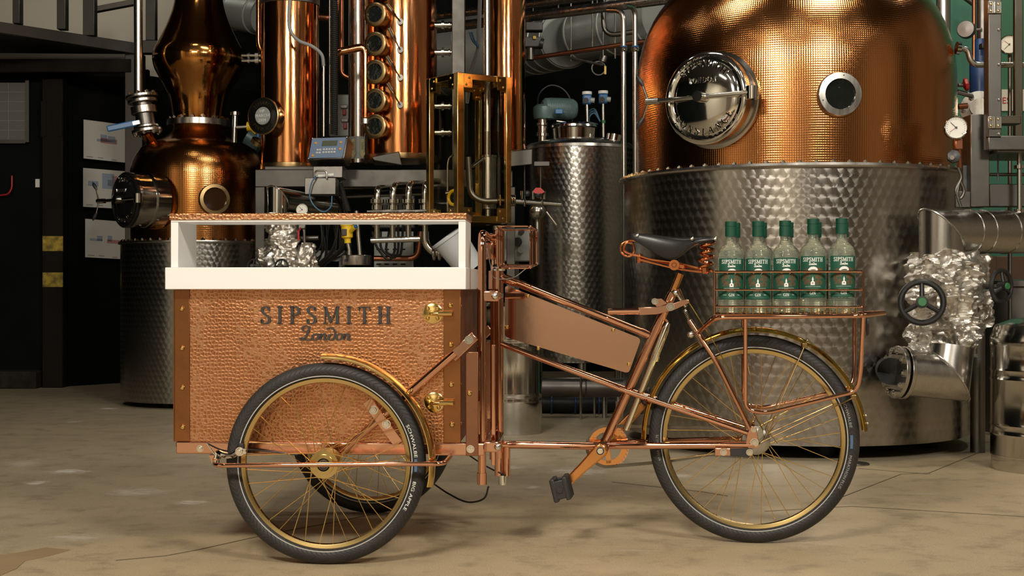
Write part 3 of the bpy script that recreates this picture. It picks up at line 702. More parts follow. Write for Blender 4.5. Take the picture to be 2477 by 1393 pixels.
# ---------------- wheel outrigger: guard tube, diagonal strut, brake
G().tube(rnd([LP(519, 1112, -.36), LP(521, 1126, -.502), LP(1074, 1121.5, -.502), LP(1089, 1104, -.36)], .03), .0066, 12).part('outrigger_tube', M['rose'], trike)
G().tube(rnd([Lw(LL(519, 1112, -.36)[0], .36, LL(519, 1112, -.36)[1]), Lw(LL(521, 1126, -.502)[0], .502, LL(521, 1126, -.502)[1]), Lw(LL(1074, 1121, -.502)[0], .502, LL(1074, 1121, -.502)[1]), Lw(LL(1089, 1104, -.36)[0], .36, LL(1089, 1104, -.36)[1])], .03), .0066, 12).part('outrigger_tube', M['rose'], trike)
for s in (-1, 1):
    f = lambda px, py, d: Lw(LL(px, py, -.375)[0], s * d, LL(px, py, -.375)[1])
    G().tube([f(826, 1094, .378), f(1004, 938, .378), f(1100, 854, .372)], [.010, .0125, .0125], 14).part('diagonal_strut', M['rose'], trike)
    a, b = f(1092, 866, .368), f(1148, 812, .364); d = (b - a).normalized()
    G().box((a + b) / 2, ((b - a).length, .030, .007), d, FV.cross(d)).part('strut_plate', M['rose_flat'], trike, bev=.003)
    inst(bolt_me, 'bolt', trike, f(1134, 822, .3675 if s > 0 else .3685), -FV * (1 if s < 0 else -1))
    a, b = f(890, 968, .392), f(966, 1072, .392); d = (b - a).normalized()
    G().box((a + b) / 2, ((b - a).length, .030, .005), d, FV.cross(d)).part('guard_bracket', M['rose_flat'], trike, bev=.001)
    for px, py in ((906, 990), (937, 1024)): inst(bolt_me, 'bolt', trike, f(px, py, .3945), FV * s)
# rim brake
ca = LP(523, 1092, -.43)
br = G().tube(spline([LP(524, 1110, -.46), LP(528, 1095, -.455), LP(540, 1100, -.47), LP(560, 1102, -.475), LP(578, 1092, -.475), LP(594, 1090, -.475)], 5), .0085, 10).part('brake_caliper', M['chrome'], trike)
G().box(LP(583, 1092, -.478), (.032, .016, .010), FU, UPZ).part('caliper_end', M['chrome'], br, bev=.002)
G().cyl(LP(523, 1112, -.455), LP(523, 1120, -.455), .010).part('brake_boss', M['chrome'], br)
inst(bolt_me, 'bolt', br, LP(580, 1092, -.483), -FV)
G().box(LP(584, 1085, -.470), (.014, .030, .018), FU, UPZ).part('brake_pad', M['rubber'], br, bev=.002)
G().tube([LP(520, 1100, -.46), LP(500, 1072, -.44)], .0022, 8).part('brake_cable', M['chrome'], br)
G().tube(spline([LP(500, 1072, -.44), LP(545, 1090, -.40), LP(610, 1088, -.37), LP(720, 1100, -.35)], 6), .0022, 8).part('brake_cable', M['cable'], br)
G().prism([LP(505, 1101, -.35), LP(532, 1101, -.35), LP(530, 1112, -.35), LP(512, 1120, -.35)], FV * .02).part('bracket', M['rose_flat'], trike)

# ---------------- white counter and shelf
cx0 = LL(399, 680, -.39)[0]; cx1 = LL(1127, 680, -.39)[0]
ct = G().lbox(cx0, cx1, -.39, .39, zc, zt).part('counter', M['white'], trike, label='thick white counter slab', bev=.002)
sz0 = LL(760, 533, -.375)[1]; sz1 = LL(760, 516, -.375)[1]
sx0 = LL(411, 530, -.375)[0]; sx1 = LL(1128, 530, -.375)[0]
p0 = LL(413, 600, -.372)[0]; p1 = LL(431, 600, -.372)[0]; q0 = LL(1109, 600, -.372)[0]; q1 = LL(1126.5, 600, -.372)[0]
for a, b in ((p0, p1), (q0, q1)): G().lbox(a, b, -.372, -.180, zt, sz0).part('shelf_end', M['white'], ct, bev=.0015)
G().lbox(sx0, sx1, -.378, -.174, sz0 + .003, sz1).part('shelf', M['hammer'], ct, label='hammered copper topped shelf')
G().lbox(sx0 + .003, sx1 - .003, -.374, -.178, sz0 - .003, sz0 + .003).part('shelf_underside', M['white'], ct)

# ---------------- handlebar hoop, head tube, steering linkage
hy = .29
hx = LL(1166, 850, -hy)[0]; hz1 = LL(1162, 564, -hy)[1]; hz0 = LL(1172, 1160, -hy)[1]
G().tube(rnd([Lw(hx, -hy, hz0), Lw(hx, -hy, hz1), Lw(hx, hy, hz1), Lw(hx, hy, hz0)], .055, 8), .0125, 16).part('handlebar_hoop', M['rose'], trike)
for s in (-1, 1): G().cyl(Lw(hx, s * hy, hz0 - .014), Lw(hx, s * hy, hz0 + .02), .0150).part('hoop_end_cap', M['rose'], trike)
for py in (905, 1010): G().tube([LP(1157, py - 40, -.33), LP(1158, py + 40, -.33)], .004, 8).part('hoop_weld', M['rose'], trike)
for py in (716, 1080):
    z = LL(1180, py, -hy)[1]
    g = G(); g.lbox(hx - .002, hx + .050, -hy - .010, -hy + .012, z - .016, z + .016); g.part('linkage_clamp', M['rose_flat'], trike, bev=.004)
    G().lbox(hx + .030, hx + .048, -hy, .02, z - .010, z + .010).part('linkage_bar', M['rose'], trike, bev=.003)
    inst(nut_me, 'dome_nut', trike, LP(1197 if py < 800 else 1204, py, -.302), -FV)
G().lbox(hx + .022, hx + .034, -.20, -.17, hz0 + .03, hz0 + .40).part('linkage_strut', M['rose'], trike, bev=.002)
def TM(name, pts, r, m='rose', rad=.03, n=14):
    q = [PR(p[0], p[1], FR - p[2]) for p in pts]           # near side from the photo, far side mirrored through the frame plane
    for s_ in (1, -1):
        w_ = [V((p.x, p.y if s_ > 0 else 2 * FR - p.y, p.z)) for p in q]
        G().tube(rnd(w_, rad) if len(w_) > 2 else w_, r, n).part(name, M[m], trike)
rear_begin()
hd = PR(1207, 860, FR); hdx = hd.x
G().tube([V((hdx, FR, PR(1207, 1150, FR).z)), V((hdx, FR, PR(1207, 655, FR).z))], .0145, 18).part('head_tube', M['rose'], trike)
G().cyl(V((hdx - .004, FR, PR(1207, 1092, FR).z)), V((hdx - .004, FR, PR(1207, 1066, FR).z)), .021).part('lower_lug', M['rose'], trike)
G().cyl(V((hdx + .026, FR, PR(1207, 1150, FR).z)), V((hdx + .026, FR, PR(1207, 1080, FR).z)), .011).part('steering_damper', M['rose'], trike)
G().cyl(V((hdx + .012, FR, PR(1207, 1172, FR).z)), V((hdx + .012, FR, PR(1207, 1149, FR).z)), .013).part('chrome_foot', M['chrome'], trike)
G().cyl(V((hdx - .022, FR, PR(1207, 700, FR).z)), V((hdx - .022, FR, PR(1207, 655, FR).z)), .012).part('upper_lug', M['rose'], trike)
hs = G(); hs.lathe([(1e-4, 0), (.020, 0), (.022, .006), (.018, .010), (.021, .014), (.019, .020), (.013, .024), (1e-4, .024)], V((hdx, FR, PR(1207, 655, FR).z)), UPZ, 24); hs.part('headset', M['chrome'], trike)
st = G().tube([V((hdx - .006, FR, PR(1207, 640, FR).z)), V((hdx - .006, FR, PR(1207, 556, FR).z))], .0120, 14).part('stem', M['rose'], trike)
G().cyl(V((hdx - .010, FR, PR(1207, 556, FR).z)), V((hdx - .010, FR, PR(1207, 546, FR).z)), .010).part('stem_cap', M['chrome'], st)
G().box(V((hdx - .030, FR, hz1)), (.052, .030, .026)).part('stem_clamp', M['rose'], st, bev=.005)
G().box(V((hdx - .028, FR - .018, hz1 - .045)), (.028, .022, .055)).part('stem_block', M['rose'], st, bev=.006)
G().tube(spline([V((hdx - .05, 4.05, .80)), V((hdx - .04, 4.05, .70)), V((hdx - .035, 4.08, .5)), V((hdx - .03, 4.1, .35))], 6), .004, 8).part('steering_rod', M['side'], trike)
G().tube(spline([PR(1130, 1098, 4.2), PR(1160, 1118, 4.2), PR(1190, 1135, 4.18), PR(1222, 1150, 4.15), PR(1205, 1142, 4.14)], 6), .0024, 8).part('front_cable', M['cable'], trike)
G().tube(spline([PR(1182, 1176, 4.15), PR(1170, 1206, 4.15), PR(1130, 1214, 4.2), PR(1085, 1194, 4.3), PR(1052, 1172, 4.4)], 8), .0030, 8).part('front_cable', M['cable'], trike)
G().tube(spline([PR(1178, 600, 4.1), PR(1186, 640, 4.1), PR(1196, 672, 4.12), PR(1240, 672, 4.14), PR(1272, 650, 4.14)], 8), .0013, 6).part('front_cable', M['cable_grey'], trike)

# ---------------- wire cage behind the bar
cg = []
N4 = [PR(1205, 547, 4.05), PR(1283, 547, 4.05), PR(1283, 648, 4.05), PR(1205, 648, 4.05)]
B4 = [PR(1218, 556, 4.17), PR(1299, 556, 4.17), PR(1299, 641, 4.17), PR(1218, 641, 4.17)]
cage = G().tube(rnd(N4 + [N4[0]], .012), .0032, 8).part('wire_cage', M['rose'], trike, label='small copper wire cage behind the handlebar')
G().tube(rnd(B4 + [B4[0]], .012), .0032, 8).part('cage_wire', M['rose'], cage)
for a, b in zip(N4, B4): G().tube([a, b], .0030, 8).part('cage_wire', M['rose'], cage)
for t in (.35, .7):
    for i, j in ((1, 2), (0, 3)):
        G().tube([N4[i].lerp(B4[i], t), N4[j].lerp(B4[j], t)], .0024, 8).part('cage_wire', M['rose'], cage)
    G().tube([N4[3].lerp(B4[3], t), N4[2].lerp(B4[2], t)], .0024, 8).part('cage_wire', M['rose'], cage)

# ---------------- frame tubes
def T(name, pts, r, m='rose', parent=None, rad=.03, n=14, Y=FR):
    q = [PR(p[0], p[1], p[2] if len(p) > 2 else Y) for p in pts]
    return G().tube(rnd(q, rad) if len(q) > 2 else q, r, n).part(name, M[m], parent or trike)
T('top_tube', [(1211, 668), (1572, 811)], .0125)
T('top_tube_sleeve', [(1215, 672), (1250, 685.5)], .0140)
T('top_tube_collar', [(1550, 802), (1562, 807)], .0140)
TM('lateral_tube', [(1212, 832, .008), (1520, 948, .030), (1822, 1052, .075)], .0088)
TM('chain_stay', [(1470, 1078, .02), (1560, 1078, .05), (1826, 1076, .080)], .0108)
TM('seat_stay', [(1668, 776, .030), (1736, 880, .05), (1816, 1040, .078)], .0085)
T('down_tube', [(1212, 1075), (1458, 1079)], .0125)
T('down_tube_collar', [(1435, 1078), (1448, 1079)], .0138)
T('seat_tube', [(1627, 708), (1457, 1083)], .0142)
for t in (.02, .22, .40): 
    a, b = V((1627, 708)), V((1457, 1083)); q = a.lerp(b, t); e = a.lerp(b, t + .035); T('seat_tube_collar', [tuple(q), tuple(e)], .0158)
T('seat_post', [(1628, 706), (1646, 662)], .0115, 'crank')
T('bridge', [(1560, 972, FR - .05), (1560, 972, FR + .05)], .006)
T('seat_lug', [(1640, 700), (1655, 735)], .008)
inst(nut_me, 'dome_nut', trike, PR(1634, 708, FR - .016), TOC); inst(nut_me, 'dome_nut', trike, PR(1671, 809, FR - .040), TOC)
bb = G().cyl(PR(1457, 1083, FR - .036), PR(1457, 1083, FR + .036), .0205).part('bottom_bracket', M['rose'], trike)
dp = [PR(x, y, FR - .082) for x, y in ((1808, 1048), (1818, 1030), (1829, 1032), (1833, 1056), (1836, 1083), (1810, 1084), (1804, 1070))]
for s_ in (1, -1):
    G().prism([V((p.x, p.y if s_ > 0 else 2 * FR - p.y, p.z)) for p in dp], (0, -.006 * s_, 0)).part('dropout', M['rose_flat'], trike, bev=.001)
inst(bolt_me, 'bolt', trike, PR(1825, 1070, FR - .088), TOC); inst(bolt_me, 'bolt', trike, PR(1823, 1040, FR - .088), TOC, scale=(.6, .6, .6))
G().box(PR(1748, 1093, FR - .088), (.048, .004, .024)).part('tensioner_plate', M['rose_flat'], trike, bev=.002)
G().prism([PR(1752, 1085, FR - .084), PR(1812, 1084, FR - .084), PR(1822, 1096, FR - .084), PR(1810, 1106, FR - .084), PR(1752, 1102, FR - .084)], (0, -.005, 0)).part('hub_arm', M['plastic_black'], trike)
for px, py in ((1750, 1094), (1813, 1094)): inst(bolt_me, 'bolt', trike, PR(px, py, FR - .090), TOC, scale=(.8, .8, .8))
G().lathe([(1e-4, .012), (.020, .012), (.040, .008), (.045, .003), (.045, 0)], RW + V((.006, -.048, 0)), TOC, 40).part('hub_brake_plate', M['steel'], trike)
G().prism([PR(1838, 1030, FR - .075), PR(1848, 1034, FR - .075), PR(1846, 1054, FR - .075), PR(1830, 1066, FR - .075), PR(1824, 1060, FR - .075)], (0, -.005, 0)).part('brake_lever_arm', M['steel'], trike)
G().tube([PR(1842, 1018, FR - .08), PR(1880, 1072, FR - .08)], .0016, 6).part('brake_spring', M['brass_old'], trike)
T('brake_rod', [(1668, 734, FR - .035), (1728, 830, FR - .06), (1846, 1040, FR - .082)], .0018, 'guard', n=6)
# side panel
pp = [PR(x, y, FR - .013) for x, y in ((1222, 689), (1551, 819), (1521, 903), (1221, 815))]
q = rnd([(pp[3] + pp[0]) / 2] + pp + [(pp[3] + pp[0]) / 2], .014, 5)[:-1]
pan = G().prism(q, (0, -.003, 0)).part('side_panel', M['mirror'], trike, label='flat mirror-like copper panel in the frame')
for px, py in ((1277, 716), (1225.5, 791), (1483.5, 798.5), (1521.5, 881), (1302, 842)): inst(screw_me, 'screw', pan, PR(px, py, FR - .0162), TOC, scale=(.85, .85, .85))
# parking lever
lv = T('parking_lever', [(1471, 753.5, FR - .03), (1548, 752.5, FR - .03)], .0105)
G().prism([PR(x, y, FR - .028) for x, y in ((1544, 743), (1590, 742), (1625, 735), (1655, 724), (1666, 724), (1669, 732), (1630, 750), (1590, 760), (1546, 762))], (0, -.012, 0)).part('lever_arm', M['rose_flat'], lv, bev=.002)
inst(bolt_me, 'bolt', lv, PR(1622, 742, FR - .040), TOC); inst(bolt_me, 'bolt', lv, PR(1584, 729, FR - .034), TOC, scale=(.8, .8, .8))
G().prism([PR(x, y, FR - .030) for x, y in ((1576, 724), (1600, 722), (1614, 734), (1590, 744))], (0, -.005, 0)).part('lever_bracket', M['rose_flat'], lv)
# tension spring along the seat stay
ax0, ax1 = PR(1656, 748, FR - .034), PR(1698, 838, FR - .044); d = (ax1 - ax0).normalized(); u, v = basis(d); pts = []
for k in range(26 * 10 + 1):
    t = k / 260; pts.append(ax0.lerp(ax1, t) + (u * math.cos(2 * PI * k / 10) + v * math.sin(2 * PI * k / 10)) * .0058)
G().tube(pts, .0011, 5).part('tension_spring', M['steel'], trike)
T('spring_link', [(1640, 714, FR - .03), (1660, 742, FR - .03)], .006, 'chrome')
# pump
M['nickel'] = mat('nickel_pump', (.86, .82, .72), 1, .10)
pm = G().tube([PR(1617, 781, FR - .0), PR(1609, 798, FR), PR(1582, 868, FR)], [.006, .0125, .0125], 16).part('frame_pump', M['nickel'], trike)
G().tube([PR(1582, 868, FR), PR(1514, 1040, FR)], .0098, 16).part('pump_barrel', M['nickel'], pm)
G().cyl(PR(1586, 860, FR), PR(1582, 872, FR), .0138).part('pump_collar', M['chrome'], pm)
T('pump_peg', [(1607, 770), (1617, 781)], .004)

# ---------------- crank, chainring, chain, pedals
CB = PR(1457, 1083, FR)
ring_c = V((PR(1469, 1073, FR + .045).x, FR + .045, CB.z)); nt_ = 34; rr = .068
pts = []
for k in range(nt_ * 4):
    a = 2 * PI * k / (nt_ * 4); r = rr - (.0045 if k % 4 in (0, 1) else 0); pts.append((r, a))
g = G(); vo = [ring_c + V((r * math.cos(a), -.002, r * math.sin(a))) for r, a in pts]; vi = [ring_c + V((.046 * math.cos(a), -.002, .046 * math.sin(a))) for r, a in pts]; n = len(pts)
vb = [p + V((0, .004, 0)) for p in vo]; vib = [p + V((0, .004, 0)) for p in vi]
fs = []
for i in range(n):
    j = (i + 1) % n
    fs += [(i, j, n + j, n + i), (2 * n + j, 2 * n + i, 3 * n + i, 3 * n + j), (j, i, 2 * n + i, 2 * n + j), (n + i, n + j, 3 * n + j, 3 * n + i)]
g.add(vo + vi + vb + vib, fs); cr_ = g.part('chainring', M['crank'], trike)
G().ring(ring_c + V((0, .004, 0)), (0, 1, 0), .070, .054, .002, 48).part('chain_disc', M['rose_flat'], cr_)
for k in range(3):
    a = math.radians(35 + 120 * k); d = V((math.cos(a), 0, math.sin(a))); G().box(ring_c + d * .030, (.050, .004, .016), d, (0, 1, 0)).part('chainring_arm', M['crank'], cr_)
def crank_arm(tip, y, s):
    d = (tip - V((CB.x, y, CB.z))); L = d.length; d.normalize(); nn = V((-d.z, 0, d.x)); c0 = V((CB.x, y, CB.z)); pts = []
    for k in range(13): a = PI / 2 + PI * k / 12; pts.append(c0 + d * .0225 * math.cos(a) + nn * .0225 * math.sin(a))
    for t, wv in ((.25, .0190), (.5, .0160), (.8, .0145)): pts.append(c0 + d * L * t - nn * wv)
    for k in range(9): a = -PI / 2 + PI * k / 8; pts.append(c0 + d * (L + .014 * math.cos(a)) + nn * .014 * math.sin(a))
    for t, wv in ((.8, .0145), (.5, .0160), (.25, .0190)): pts.append(c0 + d * L * t + nn * wv)
    return G().prism(pts, (0, .014 * s, 0)).part('crank_arm', M['crank'], trike, bev=.005)
pa = PR(1371, 1168, FR - .075); ca_ = crank_arm(pa, FR - .068, -1)
inst(bolt_me, 'bolt', ca_, V((CB.x, FR - .081, CB.z)), TOC)
G().ring(V((CB.x, FR - .081, CB.z)), TOC, .0125, .0090, .003, 24).part('crank_seal', M['rubber'], ca_)
pb = PR(1556, 978, FR + .09); crank_arm(pb, FR + .062, 1)
def pedal(c, y0, y1, tilt):
    a = math.radians(tilt); u = V((math.cos(a), 0, math.sin(a))); v = V((-math.sin(a), 0, math.cos(a))); cc = V((c.x, 0, c.z))
    ym = (y0 + y1) / 2; ln = abs(y1 - y0)
    pd = G().cyl(cc + V((0, y0, 0)), cc + V((0, y1, 0)), .009).part('pedal', M['plastic_black'], trike, label='black block pedal')
    for s in (-1, 1):
        g = G().box(cc + V((0, ym, 0)) + u * s * .019, (.014, ln * .92, .072), u, (0, 1, 0)); g.part('pedal_tread', M['plastic_black'], pd, bev=.003)
        for k in range(9):
            G().box(cc + V((0, ym - ln * .38 + ln * .095 * k, 0)) + u * s * .0265, (.003, .004, .066), u, (0, 1, 0)).part('pedal_rib', M['rubber'], pd)
    for yy in (y0 + .010 * (1 if y1 > y0 else -1), y1 - .008 * (1 if y1 > y0 else -1)): G().box(cc + V((0, yy, 0)), (.044, .010, .058), u, (0, 1, 0)).part('pedal_cage', M['plastic_black'], pd, bev=.003)
    return pd
pedal(PR(1360, 1178, FR - .12), FR - .185, FR - .085, 14)
pedal(PR(1560, 970, FR + .12), FR + .085, FR + .185, 20)
sprk = V((RW.x, FR + .045, RW.z))
g = G(); g.ring(sprk - V((0, .0015, 0)), (0, 1, 0), .030, .012, .003, 40); sp_ = g.part('rear_sprocket', M['steel_dull'], trike)
lk = G()
for s in (-1, 1):
    lk.box((0, s * .0032, 0), (.0118, .0014, .0092)); lk.cyl((-.0055, s * .0026, 0), (-.0055, s * .0040, 0), .0052, n=10)
lk.cyl((-.0055, -.0045, 0), (-.0055, .0045, 0), .0030, n=8)
M['chain'] = mat('bicycle_chain', (.20, .18, .15), 1, .40); link_me = proto(lk, 'chain_link', M['chain'])
pth = []; ra, rb = .066, .028
for k in range(41): a = math.radians(90 + 180 * k / 40); pth.append(ring_c + V((ra * math.cos(a), 0, ra * math.sin(a))))
e0 = pth[-1]; s1 = sprk + V((0, 0, -rb))
for k in range(1, 40): t = k / 40; pth.append(e0.lerp(s1, t) - UPZ * .010 * math.sin(PI * t))
for k in range(21): a = math.radians(-90 + 180 * k / 20); pth.append(sprk + V((rb * math.cos(a), 0, rb * math.sin(a))))
pth.append(pth[0]); dist = [0]
for i in range(1, len(pth)): dist.append(dist[-1] + (pth[i] - pth[i - 1]).length)
nl = int(dist[-1] / .0127); step = dist[-1] / nl
first = None
for k in range(nl):
    s_ = k * step; i = max(j for j in range(len(dist)) if dist[j] <= s_ + 1e-9); i = min(i, len(pth) - 2)
    t = (s_ - dist[i]) / max(1e-9, dist[i + 1] - dist[i]); p = pth[i].lerp(pth[i + 1], t); d = (pth[i + 1] - pth[i]).normalized()
    qx = Matrix((d, V((0, 1, 0)), d.cross(V((0, 1, 0))))).transposed().to_quaternion()
    inst(link_me, 'chain_link', cr_, p, quat=qx)

# ---------------- saddle
sec = [(1519, 566, 572, .008), (1528, 563, 580, .018), (1543, 562, 588, .022), (1580, 566, 613, .030), (1608, 570.5, 632, .042), (1641, 573, 628, .056), (1668, 574, 598, .070), (1693, 571, 589, .080), (1715, 569, 587, .083), (1728, 570, 584, .080), (1733, 574, 581, .074)]
g = G(); ring = [(-1, 0), (-1.0, .45), (-.93, .78), (-.72, .95), (-.38, 1.0), (0, 1.0), (.38, 1.0), (.72, .95), (.93, .78), (1.0, .45), (1, 0), (.80, .08), (0, .55), (-.80, .08)]; m = len(ring)
for px, yt, yb, hw in sec:
    a, b = PR(px, yt, FR - .05), PR(px, yb, FR - .05)
    g.v += [V((a.x, FR + hw * x, b.z + (a.z - b.z) * z)) for x, z in ring]
for i in range(len(sec) - 1):
    g.f += [(i * m + k, (i + 1) * m + k, (i + 1) * m + (k + 1) % m, i * m + (k + 1) % m) for k in range(m)]
g.f += [tuple(range(m)), tuple((len(sec) - 1) * m + k for k in range(m - 1, -1, -1))]
sad = g.part('saddle', M['leather'], trike, label='black leather saddle cover', sharp=60); sad.modifiers.new('sub', 'SUBSURF').levels = 2; sad.modifiers['sub'].render_levels = 2
for px, py in ((1541, 569), (1674, 577), (1730, 577)):
    inst(rivet_me, 'rivet', sad, PR(px, py, FR - (.022 if px < 1600 else .078)), (0, -1, .35))
for s in (-1, 1):
    a0_, a1_ = PR(1706, 655, FR + s * .055), PR(1712, 588, FR + s * .055); pts = []
    for k in range(4 * 16 + 1):
        t = k / 64; pts.append(a0_.lerp(a1_, t) + V((.0205 * math.cos(2 * PI * k / 16), .0205 * math.sin(2 * PI * k / 16), 0)))
    G().tube(pts, .0050, 8).part('coil_spring', M['spring'], sad)
    G().tube(spline([PR(1545, 583, FR + s * .012), PR(1523, 582, FR + s * .014), PR(1503, 592, FR + s * .016), PR(1504, 612, FR + s * .017), PR(1522, 620, FR + s * .018), PR(1534, 608, FR + s * .019), PR(1530, 590, FR + s * .020), PR(1514, 588, FR + s * .021), PR(1510, 606, FR + s * .021), PR(1524, 614, FR + s * .02), PR(1548, 620, FR + s * .018)], 5), .0036, 8).part('nose_spring', M['spring'], sad)
    G().tube(spline([PR(1548, 619, FR + s * .018), PR(1580, 628, FR + s * .02), PR(1630, 634, FR + s * .022), PR(1680, 646, FR + s * .045), PR(1710, 655, FR + s * .055)], 5), .0036, 8).part('saddle_rail', M['spring'], sad)
    G().tube(spline([PR(1548, 628, FR + s * .018), PR(1580, 636, FR + s * .022), PR(1630, 648, FR + s * .024), PR(1680, 656, FR + s * .045), PR(1708, 658, FR + s * .055)], 5), .0036, 8).part('saddle_rail', M['spring'], sad)
    G().tube(spline([PR(1552, 624, FR + s * .010), PR(1590, 632, FR + s * .012), PR(1640, 641, FR + s * .015), PR(1690, 651, FR + s * .042), PR(1709, 657, FR + s * .055)], 5), .0034, 8).part('saddle_rail', M['spring'], sad)
    G().cyl(PR(1707, 662, FR + s * .055), PR(1706, 648, FR + s * .055), .012).part('spring_foot', M['spring'], sad)
    G().tube([PR(1655, 600, FR + s * .04), PR(1690, 588, FR + s * .05)], .003, 8).part('saddle_rail', M['spring'], sad)
G().cyl(PR(1547, 614, FR), PR(1547, 636, FR), .011).part('spring_bolt', M['spring'], sad)
G().cyl(PR(1631, 641, FR - .036), PR(1631, 641, FR + .036), .0135).part('saddle_clamp', M['spring'], sad); G().ring(PR(1631, 641, FR - .044), TOC, .0165, .0085, .006, 28).part('clamp_washer', M['spring'], sad); inst(bolt_me, 'bolt', sad, PR(1631, 641, FR - .037), TOC, scale=(.7, .7, .7)).data = proto(G().cyl((0, 0, 0), (0, 0, .012), .007), 'bolt', M['spring'])
G().box(PR(1640, 645, FR), (.046, .056, .020)).part('clamp_block', M['spring'], sad, bev=.004)

# ---------------- rear rack and bottle basket
YN, YR = FR - .135, FR + .135
TM('rack_rail', [(1690, 803, .05), (1732, 768, .135), (2085, 764, .135), (2140, 757, .03)], .0065)
TM('rack_leg', [(1803, 768, .120), (1803, 990, .088), (1850, 1000, .088), (2073, 946, .070), (2082, 900, .085), (2088, 766, .120)], .0068, rad=.055)
for px in (1770, 1835, 1900, 1965, 2030, 2078): 
    T('rack_cross_bar', [(px, 760, YN), (px, 760, YN)], .004) if False else G().tube([PR(px, 767, YN), V((PR(px, 767, YN).x, YR, PR(px, 767, YN).z))], .0035, 8).part('rack_cross_bar', M['rose'], trike)
G().cyl(PR(2096, 790, FR), PR(2100, 790, FR), .028).part('rear_light', M['plastic_black'], trike)
zB = PR(1900, 761, YN).z; zR = [PR(1900, y, YN).z for y in (657, 701, 742)]; X0, X1 = PR(1729, 700, YN).x, PR(2088, 700, YN).x
bk = G().tube(rnd([V((X0, YN, zR[0])), V((X1, YN, zR[0])), V((X1, YR, zR[0])), V((X0, YR, zR[0])), V((X0, YN, zR[0]))], .012), .0038, 8).part('bottle_basket', M['rose'], trike, label='copper wire basket holding the bottles')
for z in zR[1:] + [zB]:
    G().tube(rnd([V((X0, YN, z)), V((X1, YN, z)), V((X1, YR, z)), V((X0, YR, z)), V((X0, YN, z))], .012), .0032, 8).part('basket_wire', M['rose'], bk)
for x in (X0, X1):
    for y in (YN, YR): G().tube([V((x, y, zB)), V((x, y, zR[0]))], .0034, 8).part('basket_wire', M['rose'], bk)
vw = proto(G().cyl((0, 0, 0), (0, 0, zR[2] - zB), .0016, n=6), 'basket_wire', M['guard'])
n = 23
for k in range(1, n):
    x = X0 + (X1 - X0) * k / n
    for y in (YN, YR): inst(vw, 'basket_wire', bk, (x, y, zB))
    G().tube([V((x, YN, zB + .002)), V((x, YR, zB + .002))], .0014, 6).part('basket_floor_wire', M['guard'], bk)
rear_end()
